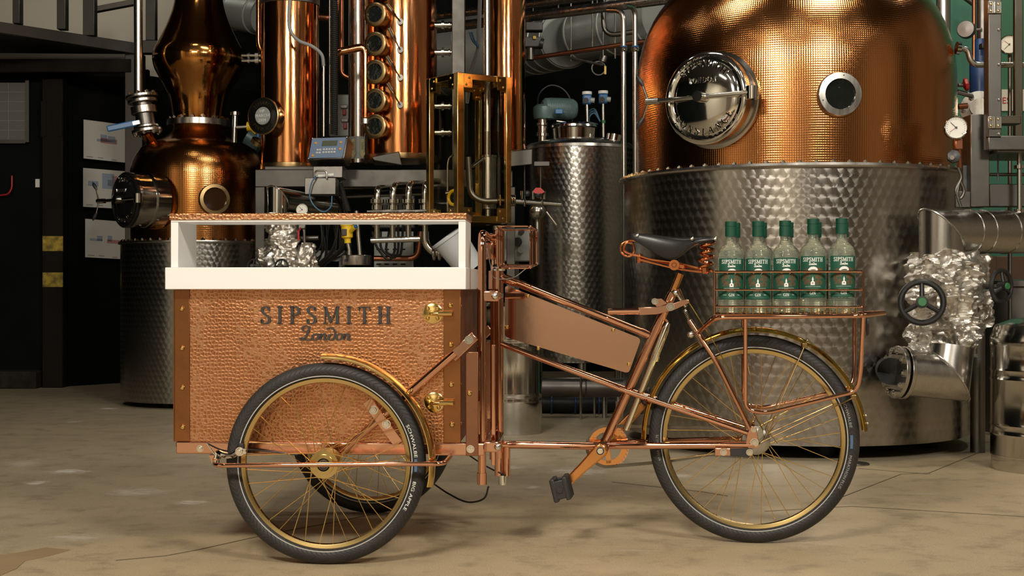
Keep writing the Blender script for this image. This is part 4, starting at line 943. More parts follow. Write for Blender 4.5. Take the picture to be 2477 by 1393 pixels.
# ================================================================== gin bottles (front and back row in the basket)
BR = .0400
def make_bottle(label, loc, seedx=0):
    t = thing('gin_bottle', label, 'bottle', V((0, 0, 0)), 'gin bottles in the rear basket')
    prof = [(1e-4, .004), (.030, .004), (.036, .001), (BR - .001, .004), (BR, .010), (BR, .176), (BR - .001, .186), (BR - .005, .197), (BR - .013, .207), (BR - .021, .214), (.0165, .220), (.0150, .228), (.0150, .246), (1e-4, .246)]
    G().lathe(prof, n=40).part('glass', M['bottle_glass'], t)
    G().lathe([(1e-4, .288), (.0165, .288), (.0180, .2865), (.0182, .272), (.0172, .271), (.0172, .268), (.0180, .267), (.0180, .240), (.0150, .2395), (.0150, .246)], n=28).part('cap', M['cap_green'], t)
    def cyl3(r): return lambda p: V((r * math.sin(p.x / r), -r * math.cos(p.x / r), p.y))
    lab = G().lathe([(BR + .0004, .050), (BR + .0009, .0505), (BR + .0009, .1705), (BR + .0004, .171)], n=24, u=(0, -1, 0), a0=-math.radians(64), a1=math.radians(64)).part('front_label', M['label_green'], t)
    G().lathe([(BR + .0004, .0435), (BR + .0007, .044), (BR + .0007, .0495), (BR + .0004, .050)], n=24, u=(0, -1, 0), a0=-math.radians(60), a1=math.radians(60)).part('label_strip', M['label_green'], t)
    r = BR + .0013; c3 = cyl3(r)
    # maker's name and small print
    def word(txt, y, h, wmax, m='print_white'):
        gap = .10; wd = word_width(txt, gap); s = min(h, wmax / wd); g = G(); x = -wd * s / 2
        for c in txt:
            glyph(g, c, lambda q, x=x: c3(V((x + q.x * s, y + q.y * h))), V((0, 0.0004, 0)), T=.17, t=.10); x += (GL[c][0] + gap) * s
        g.part('label_print', M[m], lab, kind='stuff')
    word('SIPSMITH', .1545, .0120, .064)
    script_word(lab, lambda q: c3(V((-.011 + q.x * .0078, .1440 + q.y * .0085))), V((0, .0004, 0)), M['print_white'], one=True, T=.20, t=.12)
    word('LONDON DRY', .0655, .0040, .030); word('GIN', .0525, .0085, .018)
    g = G()
    for sx, tx in ((-.022, 'alc 41.6% vol'), (.022, '70cl e')):
        flat_text(g, tx, lambda p, sx=sx, tx=tx: c3(V((sx + p.x * (.0016 if sx < 0 else .0024), .0555 + p.y * .0038))))
    flat_text(g, 'HAND CRAFTED IN SMALL BATCHES', lambda p: c3(V((p.x * .0021, .0762 + p.y * .0020))))
    g.part('label_print', M['print_white'], lab, kind='stuff')
    # copper foliage and white swan-head motif above a small bottle
    random.seed(3); g = G(); c4_ = cyl3(BR + .0011)
    for k in range(120):
        sx = random.choice((-1, 1)); cx_, cy_ = sx * random.uniform(.008, .030), random.uniform(.083, .134); a = random.uniform(0, PI); l = random.uniform(.003, .007)
        q = [V((cx_ + l * math.cos(a), cy_ + l * math.sin(a))), V((cx_ - .0020 * math.sin(a), cy_ + .0020 * math.cos(a))), V((cx_ - l * math.cos(a), cy_ - l * math.sin(a))), V((cx_ + .0020 * math.sin(a), cy_ - .0020 * math.cos(a)))]
        g.add([c4_(p) for p in q], [(0, 1, 2, 3)])
    g.part('label_foliage', M['label_leaf'], lab, kind='stuff')
    g = G(); c5 = cyl3(BR + .0016)
    q = [V((p.x, p.y)) for p in spline([(-.014, .123, 0), (-.011, .129, 0), (-.004, .1335, 0), (.005, .134, 0), (.0115, .1305, 0), (.0125, .1265, 0), (.0115, .1235, 0), (.0095, .1215, 0), (.0075, .1205, 0)], 5)]
    wd = [.0025, .006, .0085, .0085, .0065, .0045, .0028, .0014, .0010]
    g.ribbon(q, [wd[min(8, i // 5)] + (wd[min(8, i // 5 + 1)] - wd[min(8, i // 5)]) * (i % 5) / 5 for i in range(len(q))], c5, V((0, .0004, 0)))
    g.part('label_motif', M['print_white'], lab)
    g = G(); g.add([c5(V(p)) for p in ((-.0062, .0815), (.0062, .0815), (.0062, .091), (.0042, .0925), (.0016, .095), (.0028, .0995), (0, .1085), (-.0028, .0995), (-.0016, .095), (-.0042, .0925), (-.0062, .091))], [tuple(range(11))])
    g.part('label_motif', M['print_white'], lab)
    c6 = cyl3(BR + .0019); g = G(); g.add([c6(V((.0020 * math.cos(k * PI / 5), .0880 + .0016 * math.sin(k * PI / 5)))) for k in range(10)], [tuple(range(10))]); g.part('label_motif', M['print_dark'], lab)
    return t
def copy_tree(o, parent=None):
    c = o.copy(); col.objects.link(c); c.parent = parent
    for ch_ in o.children: copy_tree(ch_, c)
    return c
fx = [(1768, .0), (1834, .0), (1899.5, .001), (1967, .006), (2036, .007)]; bxs = [1777, 1841.5, 1905.5, 1973, 2038]
words5 = ['closest to the saddle', 'second from the saddle', 'in the middle', 'second from the open rack end', 'at the open rack end']
bot = make_bottle('gin bottle in the front row of the basket, ' + words5[0], None)
base = zB + .0036
objs = []
for row in (0, 1):
    for i in range(5):
        o = bot if row == 0 and i == 0 else copy_tree(bot)
        Yb = FR - .088 if row == 0 else FR + .004
        lo = V((PR(fx[i][0] if row == 0 else bxs[i], 700, Yb).x, Yb, base + (fx[i][1] if row == 0 else .0))) - RPV
        o.location = RPV + RUV * lo.x + RNV * lo.y + UPZ * lo.z
        o.scale = (1, 1, .982)
        o.rotation_euler = (0, 0, math.radians((2, -3, 1, -6, 4)[i] * (1 if row == 0 else -2)) + YAW)
        o['label'] = 'gin bottle in the %s row of the basket, %s' % ('front' if row == 0 else 'rear', words5[i])

_c = RPV - trike.location; _m = Matrix.Translation(_c) @ Matrix.Rotation(YAW, 4, 'Z') @ Matrix.Translation(-_c)
for o in REAR:
    L_ = Matrix.LocRotScale(o.location, o.rotation_quaternion if o.rotation_mode == 'QUATERNION' else o.rotation_euler, o.scale)
    o.rotation_mode = 'QUATERNION'; o.location, o.rotation_quaternion, o.scale = (_m @ L_).decompose()
# ================================================================== distillery plant behind
UP = V((0, 0, 1))
hex_me = proto(G().lathe([(1e-4, .017), (.006, .017), (.006, .012), (.013, .012), (.013, 0)], n=6), 'bolt', M['steel_pol'], 20)
def pxm(Y): return Y / F
def zpx(py, Y): return EYE + (CY - py) * Y / F
def pipe(g, pts, Y, dpx, rad=.05, n=14):
    q = [P(p[0], p[1], p[2] if len(p) > 2 else Y) for p in pts]
    return g.tube(rnd(q, rad) if len(q) > 2 else q, dpx / 2 * Y / F, n)
def bolts(parent, c, ax, r, k, sc=1.0, u=None, me=None, name='bolt', a0=0, a1=2 * PI):
    u, v = basis(ax) if u is None else (V(u), V(ax).cross(V(u)))
    for i in range(k):
        a = a0 + (a1 - a0) * i / k
        inst(me or hex_me, name, parent, V(c) + (u * math.cos(a) + v * math.sin(a)) * r, ax, scale=(sc, sc, sc))

def gauge(parent, c, n, r, m_case='chrome', ang=(135, 215)):
    """round dial gauge facing n"""
    n = V(n).normalized(); u = UP.cross(n).normalized(); v = n.cross(u)
    go = G().lathe([(1e-4, -.02), (r, -.02), (r, .008), (r * .94, .012), (r * .90, .010), (r * .90, .004)], c, n, 32).part('gauge_case', M[m_case], parent)
    G().lathe([(1e-4, .0045), (r * .90, .0045), (r * .90, .002), (1e-4, .002)], c, n, 32).part('dial', M['dial'], go)
    g = G()
    for k in range(21):
        a = math.radians(225 - 270 * k / 20); d = u * math.cos(a) + v * math.sin(a)
        g.box(c + n * .0052 + d * r * .76, (r * (.16 if k % 5 == 0 else .08), r * .022, .0008), d, n.cross(d))
    g.part('dial_marks', M['print_dark'], go, kind='stuff')
    for a, m in zip(ang, ('print_dark', 'ink_red')):
        d = u * math.cos(math.radians(a)) + v * math.sin(math.radians(a))
        G().box(c + n * .0062 + d * r * .25, (r * .8, r * .05, .001), d, n.cross(d)).part('needle', M[m], go)
    G().cyl(c + n * .005, c + n * .009, r * .09).part('needle_hub', M['print_dark'], go)
    return go

def manway(still, c, n, r, lid_out, texts, door_mat, letter_mat, bar_mat, flip_handles=False, tdep=.006, tm='chrome'):
    """hinged inspection port: c on the shell, n outward"""
    n = V(n).normalized(); u = UP.cross(n).normalized(); v = n.cross(u); lc = c + n * lid_out
    mw = G().lathe([(r * 1.06, -.09), (r * 1.06, -.004), (r * 1.09, .0), (r * 1.09, .008), (r * 1.0, .012), (r * .98, lid_out - .02), (r * 1.03, lid_out - .018), (r * 1.03, lid_out)], c, n, 64, u).part('manway', M['steel_pol'], still, label='round manway port collar')
    door = G().lathe([(r * 1.03, -.002), (r * 1.03, .016), (r * .99, .024), (r * .93, .026), (r * .90, .018), (r * .85, .017), (r * .82, .024), (r * .70, .034), (r * .50, .044), (r * .25, .051), (1e-4, .053)], lc, n, 64, u).part('door', M[door_mat], mw)
    for txt, rr, h, mid, flip in texts:
        if rr is None:
            wd = word_width(txt, .18) * h; line_text(mw, txt, lc + n * .0455 - u * wd / 2 + v * mid, u, v, n, h, M[letter_mat], tdep, .18)
        else: arc_text(mw, txt, lc + n * .029, u, v, n, rr, h, M[letter_mat], tdep, mid, .22, flip)
    b0 = lc - u * r * 1.12 + n * .068; b1 = lc + u * r * 1.20 + n * .048
    G().box((b0 + b1) / 2, ((b1 - b0).length, .020, .036), (b1 - b0), v).part('clamp_bar', M[bar_mat], mw, bev=.006)
    G().cyl(lc + n * .045, lc + n * .095, .026).part('clamp_screw', M[bar_mat], mw)
    G().lathe([(.030, -.03), (.030, .03), (.012, .032), (.012, -.032), (.030, -.03)], b1 - n * .01, v, 20).part('hinge', M[bar_mat], mw)
    hb = b0 - u * .015
    G().tube([b0 + u * .02, hb - u * .03 + n * .02], .016, 14).part('lever_boss', M[bar_mat], mw)
    for s in (1, -1):
        e = hb - u * .052 + v * s * .085 + n * .02
        lv_ = G().tube([hb - u * .02 + n * .015, e], .0050, 10).part('lever', M[bar_mat], mw)
        d = (e - hb).normalized(); G().lathe([(1e-4, 0), (.006, .002), (.012, .025), (.011, .045), (.004, .062), (1e-4, .064)], e - d * .012, d, 14).part('lever_grip', M['plastic_black'], lv_)
    return mw

# ---------------------------------------------------------------- large still
bs = V((1.486, 6.995, 0)); RJ, RD = .895, .823
big = thing('pot_still', 'large dimpled copper pot still in a swirled steel jacket behind the bottles', 'still', bs)
zr = zpx(396, bs.y - RJ); zj = zpx(1080, bs.y - RJ)
G().lathe([(RJ, zj), (RJ, zr - .01)], bs, UP, 128).part('jacket', M['swirl'], big, label='engine-turned steel jacket')
G().lathe([(1e-3, zj + .002), (RJ - .002, zj + .002)], bs, UP, 64).part('jacket_base', M['black'], big)
G().lathe([(RD - .02, zr - .014), (RJ + .018, zr - .014), (RJ + .022, zr - .006), (RJ + .018, zr + .006), (RD - .02, zr + .010)], bs, UP, 128).part('jacket_rim', M['steel'], big)
bolts(big, bs + UP * (zr + .004), UP, RJ - .018, 72, 1.0)
zs = zr; D = [(RD, zs)]
for k in range(0, 8): D.append((RD + .003 * math.sin(PI * k / 8), zs + .06 + (zpx(205, 7.0) - zs - .06) * k / 7))
h0 = zpx(205, 7.0)
for k in range(1, 17):
    a = PI / 2 * k / 16; D.append((RD * (.30 + .70 * math.cos(a) ** .86) if k < 16 else .25, h0 + .60 * math.sin(a)))
D += [(.24, h0 + .66), (.24, h0 + .90), (1e-3, h0 + .90)]
G().lathe(D, bs, UP, 144).part('dome', M['dome'], big, label='dimpled copper dome')
for k in range(6):
    a = 2 * PI * (k + .5) / 6; G().cyl(bs + V((.7 * math.cos(a), .7 * math.sin(a), 0)), bs + V((.7 * math.cos(a), .7 * math.sin(a), zj + .01)), .05, n=12).part('foot', M['black'], big)
def on_dome(c, R, px):
    """point and normal on an upright cylinder where the photo column px first meets it"""
    d = V(((px - CX) / F, 1)).normalized(); cc = V((c.x, c.y)); b = d.dot(cc); t = b - math.sqrt(b * b - cc.length_squared + R * R)
    q = d * t; n = (q - cc).normalized(); return V((q.x, q.y, 0)), V((n.x, n.y, 0)), q.y
p, n, Y = on_dome(bs, RD, 1732); p.z = zpx(243, Y)
manway(big, p, n, .214, .085, [('SIPSMITH', .158, .040, 90, False), ('LONDON', None, .026, .070, False), ('CONSTANCE', .158, .040, 270, True)], 'chrome', 'chrome', 'steel_pol')
p, n, Y = on_dome(bs, RD, 2029); p.z = zpx(229, Y)
sg = G().lathe([(.104, -.03), (.104, .022), (.100, .028), (.072, .030), (.070, .014)], p, n, 48).part('sight_glass', M['steel'], big, label='round steel-ringed sight glass')
G().lathe([(1e-4, .014), (.071, .014), (.071, .006), (1e-4, .006)], p, n, 40).part('pane', M['sight'], sg)
for a in (80, 200, 320): inst(hex_me, 'notch', sg, p + n * .026 + (UP.cross(n) * math.cos(math.radians(a)) + UP * math.sin(math.radians(a))) * .088, n, scale=(.3, .3, .3))

# ---------------------------------------------------------------- smaller still
ls = V((-2.184, 9.225, 0)); rj, rp = .526, .463
sm = thing('pot_still', 'smaller amber copper pot still with onion neck beside the framed prints', 'still', ls)
z0 = zpx(977, 8.7); z1 = zpx(583, 8.72)
G().lathe([(rj, z0), (rj, z1 - .008)], ls, UP, 96).part('jacket', M['swirl_small'], sm, label='engine-turned steel jacket')
G().lathe([(1e-3, z0 + .001), (rj - .002, z0 + .001)], ls, UP, 48).part('jacket_base', M['black'], sm)
G().lathe([(rp - .01, z1 - .010), (rj + .014, z1 - .010), (rj + .016, z1 - .004), (rj + .014, z1 + .006), (rp - .01, z1 + .008)], ls, UP, 96).part('jacket_rim', M['steel'], sm)
bolts(sm, ls + UP * (z1 + .004), UP, rj - .014, 44, 1.1)
for k in range(5): a = 2 * PI * (k + .5) / 5; G().cyl(ls + V((.4 * math.cos(a), .4 * math.sin(a), 0)), ls + V((.4 * math.cos(a), .4 * math.sin(a), z0 + .005)), .03, n=12).part('foot', M['black'], sm)
Yc = 9.225; k_ = Yc / F
def prof_px(lst): return [(hw * k_, zpx(py, Yc)) for hw, py in lst]
pr = [(rp, z1), (rp * 1.0, zpx(500, Yc)), (rp * 1.005, zpx(430, Yc))] + [(hw * .985 * k_, zpx(py, Yc)) for hw, py in ((162, 412), (158, 395), (150, 378), (138, 362), (120, 350), (98, 342), (80, 334), (70, 326), (62, 316), (60, 306))]
G().lathe(pr, ls, UP, 96).part('pot', M['pot'], sm, label='dimpled copper pot')
neck = prof_px([(60, 296), (61, 286), (65, 262), (71, 235), (81, 212), (95, 187), (105, 167), (109, 150), (109, 138), (106, 124), (98, 108), (86, 84), (74, 58), (64, 30), (57, 0), (53, -40), (50, -90), (1e-1, -90)])
sp = spline([(r, z, 0) for r, z in neck], 4); G().lathe([(max(p.x, 1e-3), p.y) for p in sp], ls, UP, 72).part('neck', M['neck'], sm, label='onion-shaped amber copper neck')
zf = zpx(300, Yc); G().lathe([(58 * k_, zf - .018), (75 * k_, zf - .018), (75 * k_, zf + .022), (58 * k_, zf + .022)], ls, UP, 64).part('neck_flange', M['steel'], sm)
bolts(sm, ls + UP * (zf + .022), UP, 69 * k_, 16, 1.3)
p, n, Y = on_dome(ls, rp, 372); p.z = zpx(487, Y)
n = V((-.72, -.69, 0)).normalized()
manway(sm, p + n * .06, n, .178, .13, [('SIPSMITH', .132, .030, 90, False), ('LONDON', None, .021, .050, False), ('PRUDENCE', .132, .032, 270, True)], 'shiny_black', 'chrome', 'steel_pol')
p, n, Y = on_dome(ls, rp, 518); p.z = zpx(482, Y)
sg = G().lathe([(.104, -.03), (.104, .020), (.100, .026), (.078, .028), (.075, .010)], p, n, 48).part('sight_glass', M['brass_old'], sm, label='brass-ringed sight glass')
G().lathe([(1e-4, .010), (.076, .010), (.076, .004), (1e-4, .004)], p, n, 40).part('pane', M['sight_amber'], sg)
# charging pipe with ball valve, leaning into the pot shoulder
vp = thing('ball_valve', 'flanged steel ball valve with a blue lever on a tall vertical pipe', 'valve', P(345, 340, 8.95))
Yv = 8.95
pipe(G(), [(334, -60), (335, 232)], Yv, 21).part('riser_pipe', M['steel'], vp)
ax_ = (P(342, 233, Yv) - P(356, 318, Yv)).normalized(); c0 = P(349, 275, Yv)
G().cyl(c0 - ax_ * .135, c0 + ax_ * .13, .062, n=24).part('valve_body', M['steel_dull'], vp)
for o_, r_, h_ in ((.085, .098, .022), (.118, .108, .020), (-.118, .102, .022), (-.090, .085, .016), (.025, .085, .05)):
    fl = G().cyl(c0 + ax_ * (o_ - h_ / 2), c0 + ax_ * (o_ + h_ / 2), r_, n=32).part('flange', M['steel'], vp, bev=.003)
for o_ in (.130, -.130): bolts(vp, c0 + ax_ * o_, ax_ * (1 if o_ > 0 else -1), .082, 8, 1.1)
G().tube([P(352, 318, Yv), P(372, 352, Yv + .1)], .040, 18).part('stub_pipe', M['neck'], vp)
a, b = P(330, 297, Yv - .09), P(259, 312, Yv - .12); d = (b - a).normalized()
G().box((a + b) / 2, ((b - a).length, .018, .042), d, V((0, 1, 0))).part('lever', M['blue'], vp, bev=.008)
G().box(a, (.05, .02, .03), d, V((0, 1, 0))).part('lever_stem', M['steel'], vp, bev=.003)

# ---------------------------------------------------------------- copper columns
def column(name, label, x0, x1, pyb, Y, m, band='brass_old', ztop=4.4):
    cxp = (x0 + x1) / 2; r = (x1 - x0) / 2 * Y / F; c = V(((cxp - CX) * Y / F, Y, 0)); zb_ = zpx(pyb, Y - r)
    t = thing(name, label, 'column', c + UP * zb_)
    G().lathe([(1e-3, zb_ + .03), (r, zb_ + .03), (r, ztop), (1e-3, ztop)], c, UP, 64).part('shell', M[m], t)
    G().lathe([(1e-3, zb_), (r * 1.02, zb_), (r * 1.025, zb_ + .006), (r * 1.02, zb_ + .034), (r, zb_ + .036)], c, UP, 64).part('base_band', M[band], t)
    return t, c, r, zb_
c1, cc1, r1, _ = column('copper_column', 'slim copper column carrying a black round plaque', 632, 771, 405, 8.6, 'column')
z = zpx(8, 8.5); G().lathe([(r1, z), (r1 * 1.03, z + .004), (r1 * 1.03, z + .075), (r1, z + .08)], cc1, UP, 64).part('collar', M['steel_dull'], c1)
# plaque
p, n, Y = on_dome(cc1, r1, 672); p.z = zpx(284, Y); n = V((-.42, -.91, 0)).normalized(); u = UP.cross(n); v = n.cross(u)
p = p + n * .085 - u * .045
pl = G().lathe([(1e-3, -.10), (.085, -.10), (.100, -.02), (.112, 0), (.112, .010), (.106, .014), (1e-3, .014)], p, n, 48, u).part('plaque', M['shiny_black'], c1, label='round black plaque with raised letters')
G().lathe([(.112, .004), (.118, .004), (.118, .012), (.112, .015)], p, n, 48, u).part('plaque_rim', M['brass_old'], pl)
G().lathe([(1e-3, .020), (.054, .020), (.057, .014)], p, n, 40, u).part('plaque_disc', M['grey_box'], pl)
arc_text(c1, 'SIPSMITH', p + n * .014, u, v, n, .083, .020, M['brass_old'], .003, 90, .3)
arc_text(c1, 'PRUDENCE', p + n * .014, u, v, n, .083, .020, M['brass_old'], .003, 270, .3, True)
for i, tx in enumerate(('HP', 'MARCH', '2009')):
    g = G(); flat_text(g, tx, lambda q: p + n * .0212 + u * q.x * .022 + v * ((.022, -.007, -.036)[i] + q.y * .019)); g.part('plaque_print', M['print_white'], pl, kind='stuff')
# rectifying column with five portholes
c2, cc2, r2, zb2 = column('copper_column', 'broad copper column with a row of five brass portholes', 883, 1057, 382, 8.6, 'column')
for k, py in enumerate((40, 111, 178, 247, 309)):
    p, n, Y = on_dome(cc2, r2, 925); p.z = zpx(py, Y); n = V((-.34, -.94, 0)).normalized(); p = p + n * .01 - UP.cross(n) * .012
    ph = G().lathe([(.060, -.06), (.060, .045), (.076, .046), (.078, .056), (.076, .076), (.070, .080), (.052, .080), (.050, .066)], p, n, 40).part('porthole', M['brass_old'], c2)
    G().lathe([(1e-4, .068), (.052, .068), (.052, .06), (1e-4, .06)], p, n, 32).part('pane', M['sight'], ph)
    if k < 4:
        p, n, Y = on_dome(cc2, r2, 968); p.z = zpx((54, 122, 189, 255)[k], Y)
        ts = G().cyl(p - n * .01, p + n * .03, .020).part('tap_boss', M['steel_dull'], c2); e = P((945, 948, 944, 945)[k], (22, 82, 150, 215)[k], Y - .08)
        G().tube([p + n * .03, e], .0050, 8).part('tap_lever', M['chrome'], ts)
        d = (e - p - n * .03).normalized(); G().cyl(e - d * .012, e + d * .045, .0115, n=14).part('tap_grip', M['chrome'], ts)
p, n, Y = on_dome(cc2, r2, 925); p.z = zpx(-28, Y); n = V((-.50, -.866, 0)).normalized()
G().lathe([(.060, -.06), (.060, .045), (.078, .046), (.078, .076), (.052, .080), (1e-3, .066)], p - UP.cross(n) * .015, n, 40).part('porthole', M['brass_old'], c2)
# overflow pipe at the left of the portholes
g = G(); pipe(g, [(812, 127, 8.35), (884, 112, 8.35), (884, 285, 8.35)], 8.35, 19, .05).part('bypass_pipe', M['column'], c2)
G().cyl(P(884, 300, 8.35), P(884, 288, 8.35), .036, n=20).part('union', M['steel'], c2)
pipe(G(), [(884, 292, 8.35), (888, 318, 8.38), (898, 330, 8.42)], 8.35, 16, .04).part('bypass_elbow', M['steel'], c2)
c3, cc3, r3, _ = column('copper_column', 'narrow copper column behind the brass-framed glass case', 1176, 1271, 362, 8.6, 'column', 'column')
p, n, Y = on_dome(cc3, r3, 1200); p.z = zpx(345, Y); G().ball(p - n * .01, .05).part('outlet_boss', M['steel_pol'], c3)
# fittings on the broad column, facing the box-section post
for py in (61, 127, 257, 321):
    t = G().lathe([(1e-3, -.05), (.018, -.05), (.018, .005), (.030, .006), (.030, .022), (.018, .023), (.018, .05), (.024, .052), (.024, .062), (.014, .064), (.014, .070), (1e-3, .070)], P(1066, py, 8.55), (1, 0, 0), 20)
    t.part('side_union', M['steel_pol'], c2)

# ---------------------------------------------------------------- plain steel uprights
fx_post = G().aabb((P(1094, 0, 8.5).x, 8.45, zpx(420, 8.5)), (P(1125, 0, 8.5).x, 8.57, 4.5)); fx_post.top('steel_post', M['steel_paint'], 'box-section steel upright between the broad and narrow copper columns', 'post', bev=.004)
g = G(); pipe(g, [(1178, -80), (1179, 318)], 8.0, 16); tp = g.top('drop_pipe', M['steel'], 'thin bright steel pipe dropping into the brass-framed case', 'pipe')
sp_t = thing('spirit_pipe', 'wide steel receiver tube inside the brass-framed case', 'pipe', P(1180, 560, 8.0))
pipe(G(), [(1179, 318), (1179, 378)], 8.0, 16).part('upper_tube', M['steel_pol'], sp_t)
pipe(G(), [(1180, 376), (1180, 505)], 8.0, 26, n=24).part('receiver', M['steel'], sp_t)
G().ring(P(1180, 380, 8.0), UP, 15 * 8 / F, 10 * 8 / F, .012).part('lip', M['steel_pol'], sp_t)
pipe(G(), [(1170, 382, 7.98), (1143, 402, 7.9)], 8.0, 9).part('spout', M['steel_pol'], sp_t)
pipe(G(), [(1132, 380), (1137, 470), (1165, 487), (1204, 486)], 7.92, 15, .12).part('drain_bend', M['steel_dull'], sp_t)
pipe(G(), [(1180, 505), (1180, 545)], 8.0, 12).part('foot_tube', M['steel'], sp_t)
# white vent pipe with flow arrows
Yp = 8.9
wp = thing('vent_pipe', 'wide bare steel pipe with yellow flow arrows beside the portholes', 'pipe', P(864, 395, Yp))
pipe(G(), [(868, -90), (868, 395)], Yp, 50, n=32).part('pipe', M['steel'], wp)
G().lathe([(25.3 * Yp / F, 0), (25.3 * Yp / F, .15)], P(868, 386, Yp), UP, 32).part('paper_sleeve', M['grey_box'], wp)
M['arrow'] = mat('arrow_label', (.55, .50, .28), 0, .5)
for px, tx in ((855, 'REFLUX'), (876, 'STEAM')):
    q, n, Y = on_dome(V((P(868, 0, Yp).x, Yp, 0)), 25.6 * Yp / F, px); n = n; u = UP.cross(n)
    f = lambda x, y: q + u * x + n * .001 + UP * (zpx(360, Yp) + y)
    ar = G().prism([f(*k) for k in ((-.012, .06), (.012, .06), (.012, -.03), (.024, -.03), (0, -.072), (-.024, -.03), (-.012, -.03))], n * .002).part('flow_arrow', M['arrow'], wp)
    g = G(); flat_text(g, tx, lambda s: f(.006 - s.y * .012, .012 - s.x * .012) + n * .003); g.part('arrow_print', M['print_dark'], wp, kind='stuff')
# ---------------------------------------------------------------- skid frame under the columns
Ys = 8.3
sk = thing('skid_frame', 'grey steel skid frame carrying the copper columns', 'frame', P(940, 900, Ys))
sk.location.z = 0
def bar(parent, name, x0, y0, x1, y1, Y0, Y1, m='steel_paint', bev=.004):
    a, b = P(x0, y1, Y0), P(x1, y0, Y0); return G().aabb((a.x, Y0, a.z), (b.x, Y1, b.z)).part(name, M[m], parent, bev=bev)
def post(x0, x1, ytop, Y0, Y1): a, b = P(x0, 0, Y0), P(x1, ytop, Y0); return G().aabb((a.x, Y0, 0), (b.x, Y1, b.z)).part('post', M['steel_paint'], sk, bev=.004)
post(617, 640, 452, Ys, Ys + .08); post(1225, 1246, 452, Ys, Ys + .08)
bar(sk, 'top_beam', 617, 410, 1240, 452, Ys, Ys + .12)
bar(sk, 'top_plate', 640, 402, 830, 411, Ys + .02, Ys + .5)
bar(sk, 'rear_beam', 617, 425, 1240, 455, Ys + .62, Ys + .70)
bar(sk, 'lower_beam', 617, 905, 1240, 930, Ys, Ys + .08)
for x0, x1 in ((617, 630), (1226, 1240)): bar(sk, 'side_beam', x0, 415, x1, 452, Ys + .12, Ys + .62)
a = P(905, 383, Ys); b = P(965, 400, Ys)
for x0, x1 in ((905, 973), (1226, 1288)):
    G().hexa([P(x0, 388, Ys - .12), P(x1, 400, Ys - .06), P(x1, 400, Ys + .3), P(x0, 400, Ys + .3), P(x0 - 6, 380, Ys - .12), P(x1 - 8, 366, Ys - .06), P(x1 - 8, 366, Ys + .3), P(x0 - 6, 366, Ys + .3)] if x0 < 1000 else
             [P(1190, 408, Ys - .1), P(1288, 398, Ys - .1), P(1288, 398, Ys + .3), P(1190, 398, Ys + .3), P(1190, 372, Ys - .1), P(1288, 360, Ys - .1), P(1288, 360, Ys + .3), P(1190, 362, Ys + .3)]).part('support_block', M['steel_paint'], sk, bev=.005)
G().box(P(1310, 397, Ys), (.10, .06, .03)).part('bracket_plate', M['steel_paint'], sk, bev=.003)
for px in (1269, 1308): pipe(G(), [(px, 400), (px, 482)], Ys, 3.2, n=8).part('hanger_rod', M['steel'], sk)
for px, py in ((790, 462), (1050, 395)): pass
# cable clutter inside the skid
random.seed(11)
for k in range(16):
    x0 = 768 + 4.4 * k; x1 = x0 + random.uniform(-10, 25); Y = Ys + .18 + .021 * ((k * 7) % 16)
    g = G(); g.tube(spline([P(x0, 445, Y), P(x0 + random.uniform(-15, 25), 530, Y), P(x1, 600, Y), P(x1 - random.uniform(10, 60), 640, Y), P(x1 - 90, 690, Y)], 6), random.uniform(.004, .008), 8)
    g.top('signal_cable', M['cable'], 'dark cable hanging in the bundle under the steel skid', 'cable', 'cables under the skid')
for k in range(3):
    Y = Ys + .15 + .05 * k; cxk = 925 + 12 * k
    G().tube(spline([P(cxk - 24 + 8 * k, 560, Y), P(cxk - 14, 596 + 6 * k, Y), P(cxk + 14, 628 - 5 * k, Y), P(cxk + 30 - 4 * k, 604, Y), P(cxk + 26, 545, Y)], 8), .008, 8).top('looped_cable', M['cable'], 'black cable looped below the valve manifold, ' + ('foremost of three', 'middle of three', 'rearmost of three')[k], 'cable', 'looped cables below the manifold')
